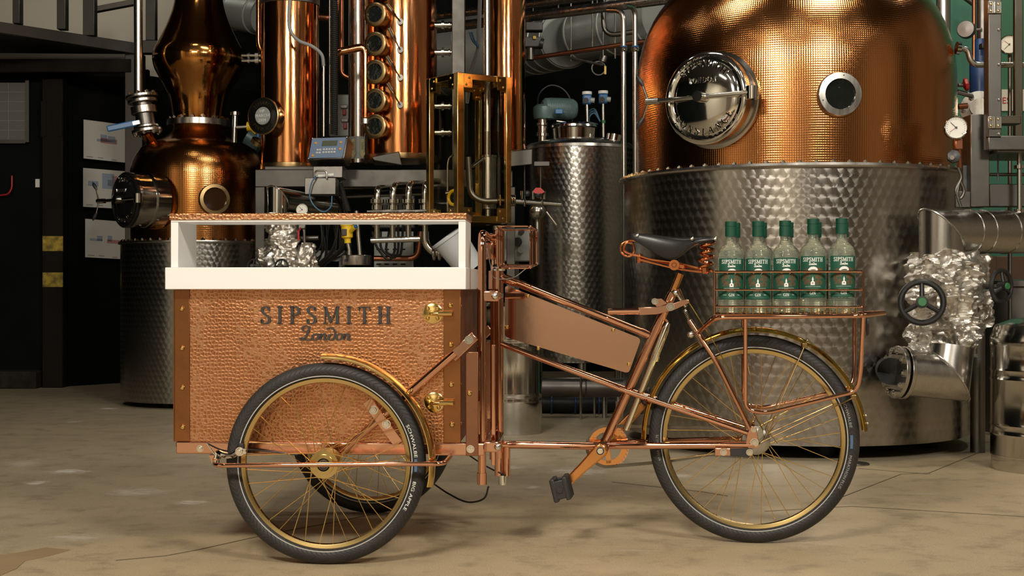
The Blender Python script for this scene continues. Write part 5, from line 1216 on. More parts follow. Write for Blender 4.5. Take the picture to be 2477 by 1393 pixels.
# perforated cable trays and grey control boxes behind
def tray(name, x0, x1, y0, y1, Y, label):
    t = thing(name, label, 'tray', P((x0 + x1) / 2, y1, Y)); a, b = P(x0, y1, Y), P(x1, y0, Y)
    G().aabb((a.x, Y, a.z), (b.x, Y + .01, b.z)).part('back_sheet', M['grey_box'], t)
    h = proto(G().box((0, 0, 0), (.030, .004, .010)), 'slot', M['black']); n = int((b.x - a.x) / .055)
    for r_ in range(max(1, int((b.z - a.z) / .05))):
        for i in range(n): inst(h, 'slot', t, V((a.x + .03 + i * .055, Y - .001, a.z + .025 + r_ * .05)))
    return t
tray('cable_tray', 760, 835, 606, 632, Ys + .55, 'grey perforated cable tray behind the yellow sensor')
tray('cable_tray', 905, 1000, 560, 648, Ys + .60, 'grey perforated cable tray behind the looped cables')
for i, (x0, x1, y0, y1, Y, lab) in enumerate(((795, 845, 228, 330, 9.6, 'grey control box with red switches behind the coiled cord'), (1212, 1285, 552, 632, 8.7, 'grey junction box with black plugs behind the wire cage'), (940, 1010, 420, 450, 9.2, 'pale grey control cabinet behind the skid beam'), (900, 1000, 470, 550, 9.55, 'pale grey control cabinet behind the valve manifold'))):
    t = thing('control_box', lab, 'control box', P((x0 + x1) / 2, y1, Y)); a, b = P(x0, y1, Y), P(x1, y0, Y)
    G().aabb((a.x, Y, a.z), (b.x, Y + .15, b.z)).part('case', M['grey_box'], t, bev=.008)
    G().aabb(((a.x + b.x) / 2 - .02, Y + .15, 0), ((a.x + b.x) / 2 + .02, Y + .19, b.z)).part('stand', M['steel_paint'], t)
    if i == 0:
        for px, py in ((832, 258), (834, 291)):
            G().box(P(px, py, Y - .01), (.05, .02, .025)).part('switch_plate', M['steel_dull'], t, bev=.003); G().box(P(px + 1, py + 14, Y - .01), (.025, .03, .04)).part('switch', M['red'], t, bev=.004)
    if i == 1:
        for px, py in ((1252, 585), (1240, 560), (1262, 560)): G().cyl(P(px, py, Y - .03), P(px, py, Y), .018 if py < 570 else .03).part('plug', M['plastic_black'], t)
        G().cyl(P(1260, 604, Y - .06), P(1260, 604, Y), .022).part('cable_gland', M['grey_box'], t)

# ---------------------------------------------------------------- keypad terminal on the skid
Yk = 8.05
n = V((-.25, -.88, .40)).normalized(); u = UP.cross(n).normalized(); v = n.cross(u); c = P(792, 358, Yk)
kt = thing('keypad_terminal', 'weighing terminal with keypad and small display on the skid', 'terminal', P(795, 415, Yk))
G().box(c - n * .05, (.245, .155, .10), u, v, n).part('case', M['steel_dull'], kt, bev=.008)
G().box(c + n * .002, (.222, .138, .004), u, v, n).part('face', M['panel_blue'], kt)
G().box(c + n * .005 + v * .030 + u * .012, (.10, .036, .003), u, v, n).part('display', M['lcd'], kt)
kme = proto(G().lathe([(1e-4, .004), (.0070, .004), (.0075, 0)], n=14), 'key', M['key'])
for r_ in range(2):
    for k in range(5): inst(kme, 'key', kt, c + n * .004 - u * (.040 - k * .018) + u * .022 - v * (.012 + r_ * .020), n)
    for k in range(2): inst(kme, 'key', kt, c + n * .004 - u * (.060 - k * .017) - v * (.014 + r_ * .020), n)
ome = proto(G().lathe([(1e-4, .004), (.008, .004), (.0085, 0)], n=14), 'key', M['orange'])
for a, b in ((-.08, .034), (.085, .034), (-.085, -.052), (.088, -.012)): inst(ome, 'key', kt, c + n * .004 + u * a + v * b, n)
for a in (-1, 1):
    for b in (-1, 1): inst(hex_me, 'corner_screw', kt, c + u * a * .114 + v * b * .070 - n * .002, n, scale=(.55, .55, .4))
G().tube([c - n * .09 - v * .05, P(800, 392, Yk + .15)], .03, 14).part('stand', M['steel_dull'], kt)
# coiled black cord, grey conduit and bare hanging rod
pts = []
for k in range(70 * 8 + 1):
    t = k / 560; pts.append(P(808, -30 + 355 * t, 8.2) + V((.019 * math.cos(2 * PI * k / 8), .019 * math.sin(2 * PI * k / 8), 0)))
G().tube(pts, .0065, 6).top('coiled_cord', M['cable'], 'long coiled black cord hanging beside the slim column', 'cord')
pts = []
for k in range(20 * 8 + 1):
    t = k / 160; pts.append(P(820 + 22 * t, 440 + 70 * t, 8.1) + V((.014 * math.cos(2 * PI * k / 8), .014 * math.sin(2 * PI * k / 8), 0)))
G().tube(pts, .006, 6).top('coiled_cord', M['cable'], 'short coiled black cord under the skid beam', 'cord')
G().tube(spline([P(704, -30, 8.3), P(699, 40, 8.3), P(703, 75, 8.3), P(722, 98, 8.3), P(755, 112, 8.3), P(778, 132, 8.3), P(783, 160, 8.3)], 8), .011, 10).top('flexible_conduit', M['cable_grey'], 'grey flexible conduit curving across the slim copper column', 'conduit')
g = G(); pipe(g, [(783, 148), (783, 330)], 8.3, 6); g.top('conduit_rod', M['steel'], 'thin steel rod continuing down from the grey flexible conduit', 'rod')
g = G(); pipe(g, [(797, -30), (797, 300)], 8.5, 3, n=8); g.top('hanging_wire', M['steel'], 'thin taut wire beside the long coiled cord', 'wire')
# copper pipes between the columns
for lab, pts, d, Yq, m in (('copper pipe running down the side of the slim column', [(626, -40), (626, 110), (640, 135)], 14, 8.7, 'column'),
      ('dark copper pipe crossing behind the coiled cord', [(745, 40, 8.9), (812, 45, 8.9), (820, -40, 8.9)], 17, 8.9, 'pipe_copper'),
      ('old copper pipe with two bends behind the coiled cord', [(827, -40), (826, 180), (850, 190)], 13, 9.3, 'pipe_copper'),
      ('old copper pipe with elbow under the looped cables', [(905, 625, 8.75), (1010, 625, 8.75), (1018, 560, 8.75)], 14, 8.75, 'pipe_copper')):
    g = G(); pipe(g, pts, Yq, d, .06); g.top('copper_pipe', M[m], lab, 'pipe')
# fittings between onion neck and slim column
ft = thing('neck_fitting', 'pair of small steel unions between onion neck and slim column', 'fitting', P(610, 175, 8.9))
for py in (134, 147): G().lathe([(1e-3, 0), (.012, 0), (.012, .04), (.022, .041), (.022, .055), (.012, .056), (.012, .09), (.026, .091), (.026, .115), (.012, .116), (.012, .16), (1e-3, .16)], P(585, py, 8.95), (1, 0, 0), 16).part('union', M['steel_pol'], ft)
t = thing('thermometer_port', 'yellow headed sensor on a steel stub beside the neck flange', 'sensor', P(600, 345, 8.9))
pipe(G(), [(569, 272), (567, 345)], 8.95, 13).part('stub', M['steel'], t); G().cyl(P(569, 279, 8.95), P(569, 271, 8.95), .035).part('stub_cap', M['steel_pol'], t)
pipe(G(), [(572, 308), (602, 306)], 8.9, 9).part('probe', M['steel'], t)
G().tube([P(598, 306, 8.85), P(612, 306, 8.85), P(625, 318, 8.85)], .032, 14).part('head', M['yellow'], t); G().cyl(P(624, 322, 8.85), P(625, 332, 8.85), .014).part('gland', M['blue'], t)
pipe(G(), [(600, 330, 9.8), (632, 350, 9.8)], 9.8, 50, n=24).part('motor_body', M['motor'], t)
G().ring(P(622, 349, 9.0), (.5, -.3, .8), .05, .035, .03).part('collar', M['brass_old'], t)

# ---------------------------------------------------------------- four-branch valve manifold
Ym = 8.0
mf = thing('valve_manifold', 'row of four polished steel gooseneck pipes with unions', 'manifold', P(965, 640, Ym))
rows = ((912, 455, 500, 480), (950, 448, 500, 480), (988, 445, 500, 480), (1028, 440, 500, 480))
ends = ((952, 452), (990, 448), (1030, 445), (1062, 442))
for i, (px, ytop, yu, yl) in enumerate(rows):
    pipe(G(), [(px, 500), (px, ytop), (px + 32, ytop - 2, Ym + .22)], Ym, 16, .09).part('gooseneck', M['steel_pol'], mf)
    for y0, y1, r_ in ((482, 492, 17), (496, 508, 14), (533, 545, 17)): G().cyl(P(px, y1, Ym), P(px, y0, Ym), r_ * Ym / F, n=28).part('union_ring', M['steel_pol'], mf, bev=.002)
    pipe(G(), [(px, 500), (px, 536)], Ym, 20).part('valve_body', M['steel_pol'], mf)
    pipe(G(), [(px, 540), (px, 577 if i < 3 else 575)], Ym, 14).part('drop_leg', M['steel_pol'], mf)
    pipe(G(), [(px - 24, 511.5, Ym - .06), (px + (34 if i < 3 else 4), 509, Ym - .06)], Ym, 5, n=10).part('valve_lever', M['steel'], mf)
pipe(G(), [(897, 581), (1016, 578)], Ym, 15).part('header_pipe', M['steel_pol'], mf)
pipe(G(), [(1028, 560), (1028, 590), (1050, 612), (1100, 612)], Ym, 20, .08).part('outlet_bend', M['steel_pol'], mf)
for px in (1050, 1063): G().torus(P(px, 612, Ym), (1, 0, 0), .034, .012).part('clamp_ring', M['steel_pol'], mf)
for y, dY in ((447, .49), (468, .49)): pipe(G(), [(820, y + 8), (1040, y)], Ym + dY, 9, n=12).part('cross_pipe', M['steel_dull'], mf)
pipe(G(), [(830, 474), (905, 473)], Ym + .5, 8).part('cross_pipe', M['steel_dull'], mf)
# yellow level sensor and small steel pots below the shelf
Yy = 8.0
ys = thing('level_sensor', 'yellow level sensor on a steel probe seen under the shelf', 'sensor', P(860, 640, Yy))
G().lathe([(1e-3, .10), (.036, .10), (.038, .085), (.038, .06), (.034, .058), (.034, -.01), (.026, -.016), (.020, -.02), (.020, -.045), (1e-3, -.045)], P(840, 570, Yy), (-.06, 0, 1), 28).part('housing', M['yellow'], ys, bev=0)
G().box(P(833, 562, Yy - .03), (.03, .02, .04)).part('screen', M['plastic_black'], ys, bev=.003)
G().tube([P(848, 560, Yy - .02), P(858, 549, Yy - .06)], .014, 12).part('gland_arm', M['yellow'], ys); G().tube([P(858, 549, Yy - .06), P(863, 546, Yy - .065)], .012, 12).part('gland', M['blue'], ys)
pipe(G(), [(841, 585), (848, 622)], Yy, 9).part('probe', M['steel'], ys)
pt = thing('steel_flange_pot', 'short thick steel flange with two pipes rising from it', 'flange', P(862, 645, Yy))
G().lathe([(1e-3, 0), (.090, 0), (.092, .004), (.092, .056), (.088, .060), (1e-3, .060)], P(862, 641, Yy), UP, 40).part('disc', M['steel'], pt)
pipe(G(), [(871, 618), (862, 510)], Yy, 10).part('riser', M['steel'], pt); pipe(G(), [(845, 620), (845, 606)], Yy, 12).part('socket', M['steel'], pt)
G().cyl(P(836, 630, Yy - .09), P(836, 630, Yy - .07), .008).part('hole', M['black'], pt)
t = thing('red_lever_valve', 'small steel valve with a red lever beside the foil wrapped pipe', 'valve', P(735, 610, Yy))
pipe(G(), [(735, 535), (737, 605)], Yy, 8).part('pipe', M['steel_dull'], t); G().box(P(731, 548, Yy - .01), (.045, .03, .03)).part('body', M['steel_dull'], t, bev=.006)
G().tube([P(727, 552, Yy - .06), P(722, 560, Yy - .15), P(722, 582, Yy - .15)], .006, 8).part('lever', M['red'], t)
# box of weighing cell with blue cable under the terminal
t = thing('steel_tray', 'open steel holder with marker pens hung below the keypad terminal', 'tray', P(780, 470, 7.95))
a, b = P(737, 470, 7.9), P(812, 430, 7.9); G().aabb((a.x, 7.9, a.z), (b.x, 8.05, b.z)).part('bin', M['steel_dull'], t, bev=.003)
G().tube(rnd([P(762, 432, 7.88), P(762, 413, 7.88), P(790, 413, 7.88), P(790, 432, 7.88)], .02), .006, 10).part('handle', M['steel'], t)
a, b = P(754, 428, 7.95), P(826, 400, 7.95); G().aabb((a.x, 8.0, a.z), (b.x, 8.2, b.z)).part('back_box', M['steel_dull'], t, bev=.004)
G().tube([P(770, 426, 7.93), P(808, 423, 7.93)], .011, 12).top('marker_pen', M['print_white'], 'white marker pen with blue cap lying on the steel holder', 'pen')
G().tube(spline([P(764, 425, 7.86), P(753, 445, 7.86), P(749, 474, 7.86), P(760, 498, 7.86), P(782, 512, 7.86), P(800, 500, 7.86), P(803, 474, 7.86)], 8), .004, 8).top('blue_hose', M['cable_blue'], 'thin blue hose drooping below the steel holder', 'hose')
# lower left: bent duct, foil lagging, hand wheels, gauge
lg = thing('lagged_pipe', 'foil lagged pipe with mitred steel elbow beside the small still', 'pipe', P(695, 660, 7.9))
Yl = 8.0
def mitre(parent, a, b, c_, r, m, n=32, names=('elbow_leg', 'elbow_leg')):
    a, b, c_ = V(a), V(b), V(c_); d1 = (b - a).normalized(); d2 = (c_ - b).normalized(); nrm = (d1 + d2).normalized(); u = d1.cross(d2).normalized()
    def ringat(p, d):
        w_ = d.cross(u); return [p + (u * math.cos(2 * PI * k / n) + w_ * math.sin(2 * PI * k / n)) * r for k in range(n)]
    ra_, rc = ringat(a, d1), ringat(c_, d2)
    rb_ = [p + d1 * ((b - p).dot(nrm) / d1.dot(nrm)) for p in ra_]
    for nm, x, y in ((names[0], ra_, rb_), (names[1], rb_, rc)):
        G().add(x + y, [(k, (k + 1) % n, n + (k + 1) % n, n + k) for k in range(n)] + [tuple(range(n - 1, -1, -1)), tuple(range(n, 2 * n))]).part(nm, M[m], parent)
    pts_ = [p + (p - b).normalized() * .002 for p in rb_]; G().tube(pts_, .005, 8, closed=True).part('seam', M[m], parent)
mitre(lg, P(672, 530, Yl), P(672, 478, Yl), P(800, 500, Yl + .45), 25 * Yl / F, 'steel_pol')
random.seed(5)
from mathutils import noise
def crumple(name, parent, c, prof, m='foil', n=84, amp=.018, ax=(0, 0, 1), seed=1):
    """foil wrapped round a pipe: fine lathe pushed in and out along sharp creases"""
    pr = []
    for i in range(len(prof) - 1):
        for j in range(3): t = j / 3; pr.append((prof[i][0] + (prof[i + 1][0] - prof[i][0]) * t, prof[i][1] + (prof[i + 1][1] - prof[i][1]) * t))
    pr.append(prof[-1]); g = G(); g.lathe(pr, c, ax, n); g.uv = {}; cc = V(c); so = V((seed * 3.7, seed * 1.3, seed * .7))
    for i, p in enumerate(g.v):
        d = p - cc; rad = V((d.x, d.y, 0)); L = rad.length
        e = .9 - 2.6 * abs(noise.noise(d * 9 + so)) - 1.5 * abs(noise.noise(d * 21 + so)) - .7 * abs(noise.noise(d * 44 + so))
        if L > 1e-2: g.v[i] = p + rad / L * e * amp * 1.5 + V((0, 0, noise.noise(d * 12 + so) * amp))
    return g.part(name, M[m], parent, sharp=48)
def col_prof(r0, r1, h, k=14, bulge=.15):
    return [(1e-3, 0)] + [((r0 + (r1 - r0) * i / k) * (1 + bulge * math.sin(PI * i / k) * .5), h * i / k) for i in range(k + 1)] + [(1e-3, h)]
crumple('foil_sleeve', lg, P(680, 590, Yl), col_prof(.085, .088, zpx(516, Yl) - zpx(590, Yl)), seed=3)
crumple('foil_sleeve', lg, P(682, 668, Yl - .02), col_prof(.105, .095, zpx(580, Yl) - zpx(668, Yl)), seed=4)
crumple('foil_sleeve', lg, P(740, 668, Yl), col_prof(.065, .050, zpx(592, Yl) - zpx(668, Yl)), seed=6)
crumple('foil_sleeve', lg, P(634, 640, Yl), col_prof(.02, .03, zpx(600, Yl) - zpx(640, Yl)), seed=8)
pipe(G(), [(700, 577), (770, 575)], Yl + .1, 12).part('branch_pipe', M['steel_dull'], lg)
def handwheel(name, label, c, n, R, spokes, m='iron', capm='iron', top_=True, stem=.12):
    n = V(n).normalized(); u = UP.cross(n).normalized(); v = n.cross(u); t = thing(name, label, 'handwheel', V(c) - UP * R)
    G().torus(c, n, R * .87, R * .13, 48, 10, u).part('rim', M[m], t)
    for k in range(spokes):
        a = math.radians(90 + 360 * k / spokes); d = u * math.cos(a) + v * math.sin(a); G().tube([V(c) + n * .012 + d * R * .15, V(c) + d * R * .86], [R * .11, R * .09], 10).part('spoke', M[m], t)
    G().lathe([(1e-3, -.01), (R * .26, -.01), (R * .26, .03), (1e-3, .032)], c, n, 24).part('hub', M[m], t)
    G().lathe([(1e-3, .036), (R * .17, .036), (R * .19, .030)], c, n, 24).part('hub_cap', M[capm], t)
    G().cyl(V(c) - n * stem, c, R * .10).part('stem', M['steel_dull'], t)
    return t
for i, px in enumerate((614, 681)): handwheel('handwheel', ('small black handwheel next to the steel jacket', 'small black handwheel in front of the foil lagging')[i], P(px, 644, 7.8), (-.2, -1, .1), 19 * 7.8 / F, 4, capm='grey_dark')
t = thing('pressure_gauge', 'pressure gauge half hidden behind the hammered shelf', 'gauge', P(731, 515, 7.9)); gauge(t, P(731, 507, 7.88), (0, -1, .05), 15 * 7.9 / F)
# jug hung by the manifold
t = thing('plastic_jug', 'cloudy plastic measuring jug hung upside down below the glass case', 'jug', P(1110, 640, 7.7))
g = G(); g.lathe([(.105, 0), (.100, .02), (.085, .20), (.080, .235), (1e-3, .24)], P(1083, 572, 7.7), (.58, .1, -.80), 32); g.part('body', M['plastic_jug'], t)
G().lathe([(.105, -.004), (.110, -.004), (.110, .010), (.100, .014)], P(1083, 572, 7.7), (.58, .1, -.80), 32).part('rim', M['plastic_jug'], t)

# ---------------------------------------------------------------- brass-framed glass case
Yg = 7.75
gc = thing('glass_case', 'brass-framed glass case standing before the narrow copper column', 'case', P(1125, 545, Yg))
A, B_, Cc, Dd = P(1040, 400, Yg + .10), P(1110, 400, Yg - .12), P(1228, 400, Yg + .05), P(1158, 400, Yg + .47)
cor = [V((p.x, p.y, 0)) for p in (A, B_, Cc, Dd)]; zt_, zb_ = zpx(184, Yg), zpx(538, Yg)
for i, c in enumerate(cor):
    s = .046 if i == 1 else .034; u = (cor[(i + 1) % 4] - c).normalized()
    G().hexa([c + u * a * s / 2 + u.cross(UP) * b * s / 2 + UP * z for z in (zb_, zt_) for a, b in ((-1, 1), (1, 1), (1, -1), (-1, -1))]).part('corner_post', M['brass'], gc, bev=.004)
for i in range(4):
    a, b = cor[i], cor[(i + 1) % 4]; d = (b - a).normalized(); m_ = (a + b) / 2; L = (b - a).length; nn = d.cross(UP)
    for z, h in ((zt_ - .018, .036), (zb_ + .018, .036)): G().box(m_ + UP * z, (L, .022, h), d, nn).part('rail', M['brass'], gc, bev=.003)
    G().box(m_ + UP * (zt_ + zb_) / 2, (L - .04, .005, zt_ - zb_ - .07), d, nn).part('pane', M['pane'], gc)
    for e, s in ((a, 1), (b, -1)):
        for z in (zt_ - .045, zb_ + .045):
            g = G().box(e + d * s * .05 + nn * .014 * (1 if nn.y < 0 else -1) + UP * z, (.06, .004, .075), d, nn); g.part('corner_plate', M['brass'], gc)
            for w_ in (-.02, .02): inst(screw_me, 'screw', gc, e + d * s * .05 + nn * .016 * (1 if nn.y < 0 else -1) + UP * (z + w_) + d * s * w_ * .5, nn * (1 if nn.y < 0 else -1))
G().prism([c + UP * (zt_ - .002) for c in cor], (0, 0, .004)).part('pane', M['pane'], gc)
G().prism([c + UP * (zb_ - .004) for c in cor], (0, 0, .02)).part('base', M['brass'], gc)
t = thing('thermometer', 'glass thermometer pipe with a yellow dial inside the brass-framed case', 'thermometer', P(1090, 520, 7.9))
G().tube(rnd([P(1083, 520, 7.9), P(1083, 395, 7.9), P(1088, 378, 7.9), P(1100, 374, 7.9)], .03), .006, 10).part('tube', M['steel_pol'], t)
G().torus(P(1098, 478, 7.85), (-.6, -.8, 0), .042, .010).part('dial_ring', M['yellow'], t)
pipe(G(), [(1078, 468), (1104, 464)], 7.88, 12).part('cross_tube', M['steel_dull'], t)
# tap rail to the right of the case
tr_ = thing('tap_rail', 'steel pipe with clamps and red-handled taps right of the glass case', 'pipe', P(1290, 500, 8.0))
pipe(G(), [(1206, 485), (1240, 485)], 7.92, 15).part('copper_link', M['brass_old'], tr_)
for px in (1238, 1244): G().torus(P(px, 485, 7.92), (1, 0, 0), .026, .010).part('clamp_ring', M['steel_pol'], tr_)
pipe(G(), [(1246, 487), (1357, 494)], 7.92, 12).part('pipe', M['steel_pol'], tr_)
for px in (1269, 1311): G().torus(P(px, 490, 7.92), (1, .05, 0), .018, .007).part('clip', M['steel_pol'], tr_)
for px in (1262, 1290, 1317): pipe(G(), [(px, 462), (px, 482)], 7.92, 7, n=10).part('tap_stem', M['steel_pol'], tr_)
G().ball(P(1275, 468, 7.9), .018).part('tap_knob', M['plastic_black'], tr_); G().ball(P(1302, 470, 7.9), .022).part('tap_knob', M['plastic_black'], tr_)
G().prism([P(1288, 464, 7.88), P(1296, 454, 7.88), P(1308, 454, 7.88), P(1318, 464, 7.88), P(1310, 468, 7.88), P(1296, 468, 7.88)], (0, .02, 0)).part('tap_handle', M['red'], tr_)
pipe(G(), [(1300, 508), (1300, 640)], 8.2, 15).part('drop_pipe', M['steel'], tr_); G().ball(P(1300, 512, 8.15), .05).part('elbow', M['steel'], tr_)
pipe(G(), [(1322, 512, 7.9), (1346, 544, 7.9)], 7.9, 6).part('valve_lever', M['steel_pol'], tr_)
G().cyl(P(1210, 497, 7.85), P(1210, 471, 7.85), .006).part('brass_clip', M['brass'], tr_)
# ---------------------------------------------------------------- tall steel tank with agitator
Yt = 9.2; tcx = (1402 - CX) * Yt / F; RT = 134 * Yt / F
tk = thing('steel_tank', 'tall swirl-finished steel tank with a domed top and manhole', 'tank', V((tcx, Yt, 0)))
zt1 = zpx(352, Yt - RT)
G().lathe([(RT, .30), (RT, zt1)], V((tcx, Yt, 0)), UP, 96).part('shell', M['swirl_small'], tk)
G().lathe([(1e-3, .30), (RT, .301)], V((tcx, Yt, 0)), UP, 48).part('base', M['steel_dull'], tk)
G().lathe([(RT, zt1 - .002), (RT + .008, zt1), (RT + .004, zt1 + .02), (RT * .93, zt1 + .045), (RT * .6, zt1 + .075), (1e-3, zt1 + .10)], V((tcx, Yt, 0)), UP, 96).part('top', M['steel'], tk)
for k in range(3): a = 2 * PI * (k + .25) / 3; G().cyl(V((tcx + RT * .85 * math.cos(a), Yt + RT * .85 * math.sin(a), 0)), V((tcx + RT * .85 * math.cos(a), Yt + RT * .85 * math.sin(a), .31)), .03).part('leg', M['steel'], tk)
mh = P(1392, 318, Yt); G().lathe([(1e-3, .055), (.16, .05), (.178, .035), (.182, .02), (.170, .012), (.165, -.06), (1e-3, -.06)], mh, UP, 48).part('manhole', M['steel_pol'], tk)
G().box(P(1380, 298, Yt - .05), (.20, .03, .012), (1, 0, -.15), (0, 1, 0)).part('manhole_arm', M['steel'], tk, bev=.003)
G().cyl(P(1485, 342, Yt - .15), P(1488, 326, Yt - .15), .055).part('cap', M['steel_pol'], tk)
ag = thing('agitator_motor', 'green-grey electric motor mounted on the tall steel tank', 'motor', P(1312, 330, Yt))
G().lathe([(1e-3, 0), (.05, 0), (.05, .02), (.038, .025), (.038, .07), (.047, .075), (.047, .09), (1e-3, .09)], P(1312, 330, Yt), UP, 28).part('pedestal', M['steel_pol'], ag); G().cyl(P(1312, 347, Yt), P(1312, 286, Yt), .035, n=24).part('shaft_housing', M['steel_pol'], ag)
G().lathe([(1e-3, 0), (.07, 0), (.078, .02), (.078, .08), (.05, .10), (1e-3, .105)], P(1316, 288, Yt), UP, 24).part('gearbox', M['motor'], ag)
mb = G().lathe([(1e-3, -.02), (.05, -.02), (.072, 0), (.072, .20), (.055, .225), (1e-3, .225)], P(1318, 262, Yt), (1, .25, 0), 28).part('motor_body', M['motor'], ag)
for k in range(12):
    G().ring(P(1318, 262, Yt) + V((1, .25, 0)).normalized() * (.03 + .012 * k), (1, .25, 0), .076, .070, .005, 28).part('cooling_fin', M['motor'], ag)
G().box(P(1352, 270, Yt - .09), (.055, .04, .035)).part('terminal_box', M['blue'], ag, bev=.005)
G().tube(spline([P(1300, 262, Yt + .09), P(1304, 228, Yt + .22), P(1330, 207, Yt + .24), P(1362, 216, Yt + .24), P(1382, 250, Yt + .24), P(1384, 316, Yt + .24)], 8), .007, 8).top('arched_hose', M['cable'], 'dark hose arching over the green-grey motor', 'hose')
for i, (px, py, pb_) in enumerate(((1420, 241, 300), (1459, 239, 330))):
    t = thing('level_transmitter', ('blue level transmitter on a short stem, nearer the motor', 'blue level transmitter on a longer stem with a green ring')[i], 'transmitter', P(px, pb_, Yt - .1), 'blue level transmitters')
    pipe(G(), [(px, py + 12), (px + 1, pb_ + 2)], Yt - .1, 8).part('stem', M['steel'], t)
    G().box(P(px, py, Yt - .1), (.062, .062, .068)).part('housing', M['blue'], t, bev=.012)
    G().cyl(P(px, py - 12, Yt - .1), P(px, py - 19, Yt - .1), .034).part('lid', M['print_white'], t)
    G().cyl(P(px + 8, py + 1, Yt - .12), P(px + 18, py + 2, Yt - .12), .018).part('gland', M['grey_box'], t)
    G().cyl(P(px - 3, py + 2, Yt - .14), P(px - 3, py + 2, Yt - .12), .020).part('screen', M['plastic_black'], t)
    if i: G().cyl(P(px + 1, 298, Yt - .1), P(px + 1, 291, Yt - .1), .014).part('ring', M['green_hub'], t)
for k in range(3): G().tube(spline([P(1425 - 3 * k, 294, Yt - .06 + .03 * k), P(1426 - 3 * k, 282 - 4 * k, Yt - .06 + .03 * k), P(1438, 274 - 5 * k, Yt - .06 + .03 * k), P(1452, 294, Yt - .06 + .03 * k)], 8), .005, 8).top('blue_hose', M['cable_blue'], ('thin blue hose looped between the two transmitters, lowest of three', 'thin blue hose looped between the two transmitters, middle of three', 'thin blue hose looped between the two transmitters, highest of three')[k], 'hose', 'blue hoses on the tank')

# ---------------------------------------------------------------- overhead pipes and ducts
def toppipe(name, m, lab, pts, Y, d, rad=.06, cat='pipe'):
    g = G(); pipe(g, pts, Y, d, rad, 18); return g.top(name, M[m], lab, cat)
toppipe('overhead_pipe', 'steel', 'upper of two long steel pipes under the ceiling', [(1050, 40, 9.9), (1560, -25, 8.9)], 9.4, 20)
toppipe('overhead_pipe', 'steel', 'lower of two long steel pipes under the ceiling', [(1050, 70, 9.8), (1660, -8, 8.7)], 9.3, 24)
toppipe('brown_pipe', 'pipe_copper', 'thin reddish brown pipe below the ventilation duct', [(1290, 140, 9.3), (1560, 100, 8.9)], 9.1, 11)
toppipe('gooseneck_pipe', 'steel', 'tall steel pipe with a bent top left of the large dome', [(1470, 25, 8.6), (1508, 25, 8.5), (1512, 996, 8.5)], 8.5, 13, .10)
toppipe('gooseneck_pipe', 'steel', 'tall steel pipe with a bent top closest to the large dome', [(1512, 14, 8.3), (1536, 18, 8.4), (1540, 1000, 8.4)], 8.4, 13, .10)
toppipe('bent_pipe', 'steel_dull', 'hooked steel pipe in front of the ventilation duct', [(1458, -140, 9.2), (1460, 88, 9.2), (1540, 76, 9.1)], 9.2, 12, .10)
for px in (1509, 1537):
    t = thing('pipe_union', 'blue-ringed union on the bent pipe ' + ('nearer the tank' if px < 1520 else 'nearer the dome'), 'union', P(px, 120, 8.45))
    Yq = 8.5 if px < 1520 else 8.4
    G().torus(P(px, 118, Yq), UP, .020, .009).part('ring', M['steel_pol'], t); G().torus(P(px, 113, Yq), UP, .020, .004).part('blue_seal', M['blue'], t); G().torus(P(px, 123, Yq), UP, .020, .007).part('ring', M['steel_pol'], t)
for i, (px, ya, yb_, Y) in enumerate(((1381, 40, 148, 9.6), (1433, 25, 120, 9.4), (1488, 30, 142, 9.3))):
    g = G(); pipe(g, [(px, ya - 60), (px, yb_)], Y, 3.2, n=8); g.top('hanger_rod', M['steel'], ('thin hanger rod over the first duct section', 'thin hanger rod crossing the brown pipe', 'thin hanger rod beside the bent pipes')[i], 'rod')
G().tube([P(1380, 140, 9.6), P(1460, 158, 9.5)], .010, 8).top('strut_bar', M['steel'], 'horizontal strut bar under the ventilation duct', 'bar')
def duct(label, a, b, r, seams):
    d = (V(b) - V(a)); t = thing('ventilation_duct', label, 'duct', (V(a) + V(b)) / 2 - UP * r); G().lathe([(r, 0), (r, d.length)], a, d, 48).part('shell', M['gal'], t)
    G().lathe([(1e-3, 0), (r, 0)], a, d, 48).part('end_plate', M['gal'], t); G().lathe([(1e-3, d.length - .02), (r - .004, d.length - .02), (r - .004, d.length)], a, d, 48).part('end_plate', M['gal'], t)
    for s in (.2, .8): q = V(a) + d * s; G().cyl(q + UP * r, V((q.x, q.y, 4.7)), .006, n=8).part('hanger', M['steel_dull'], t)
    for s in seams: G().torus(V(a) + d * s, d, r, .009, 48, 8).part('seam', M['gal'], t)
duct('galvanised ventilation duct section nearer the narrow column', P(1270, 118, 11.4), P(1372, 92, 10.6), 70 * 10.8 / F, (.3, .5, .7, .98))
duct('galvanised ventilation duct section nearer the large dome', P(1408, 84, 10.5), P(1600, 40, 9.8), 66 * 10.2 / F, (.02, .45, .9))
duct('pale ventilation duct seen between the broad and narrow columns', P(1010, 150, 11.8), P(1200, 115, 11.6), 90 * 11.7 / F, (.3, .6))
duct('small galvanised duct above the onion neck', P(470, 10, 11.6), P(640, 40, 11.0), 44 * 11.2 / F, (.3, .6, .9))
t = thing('valve_actuator', 'dark boxy valve actuator beside the narrow copper column', 'actuator', P(1288, 145, 9.3))
G().box(P(1291, 104, 9.3), (.13, .1, .07)).part('body', M['grey_dark'], t, bev=.006); G().box(P(1292, 66, 9.3), (.12, .1, .06)).part('upper_body', M['grey_dark'], t, bev=.006)
G().cyl(P(1306, 104, 9.25), P(1314, 106, 9.25), .035).part('end_cap', M['plastic_black'], t); G().cyl(P(1283, 145, 9.3), P(1283, 112, 9.3), .03).part('stem', M['steel_dull'], t); G().box(P(1293, 91, 9.24), (.02, .02, .02)).part('marker', M['yellow'], t)
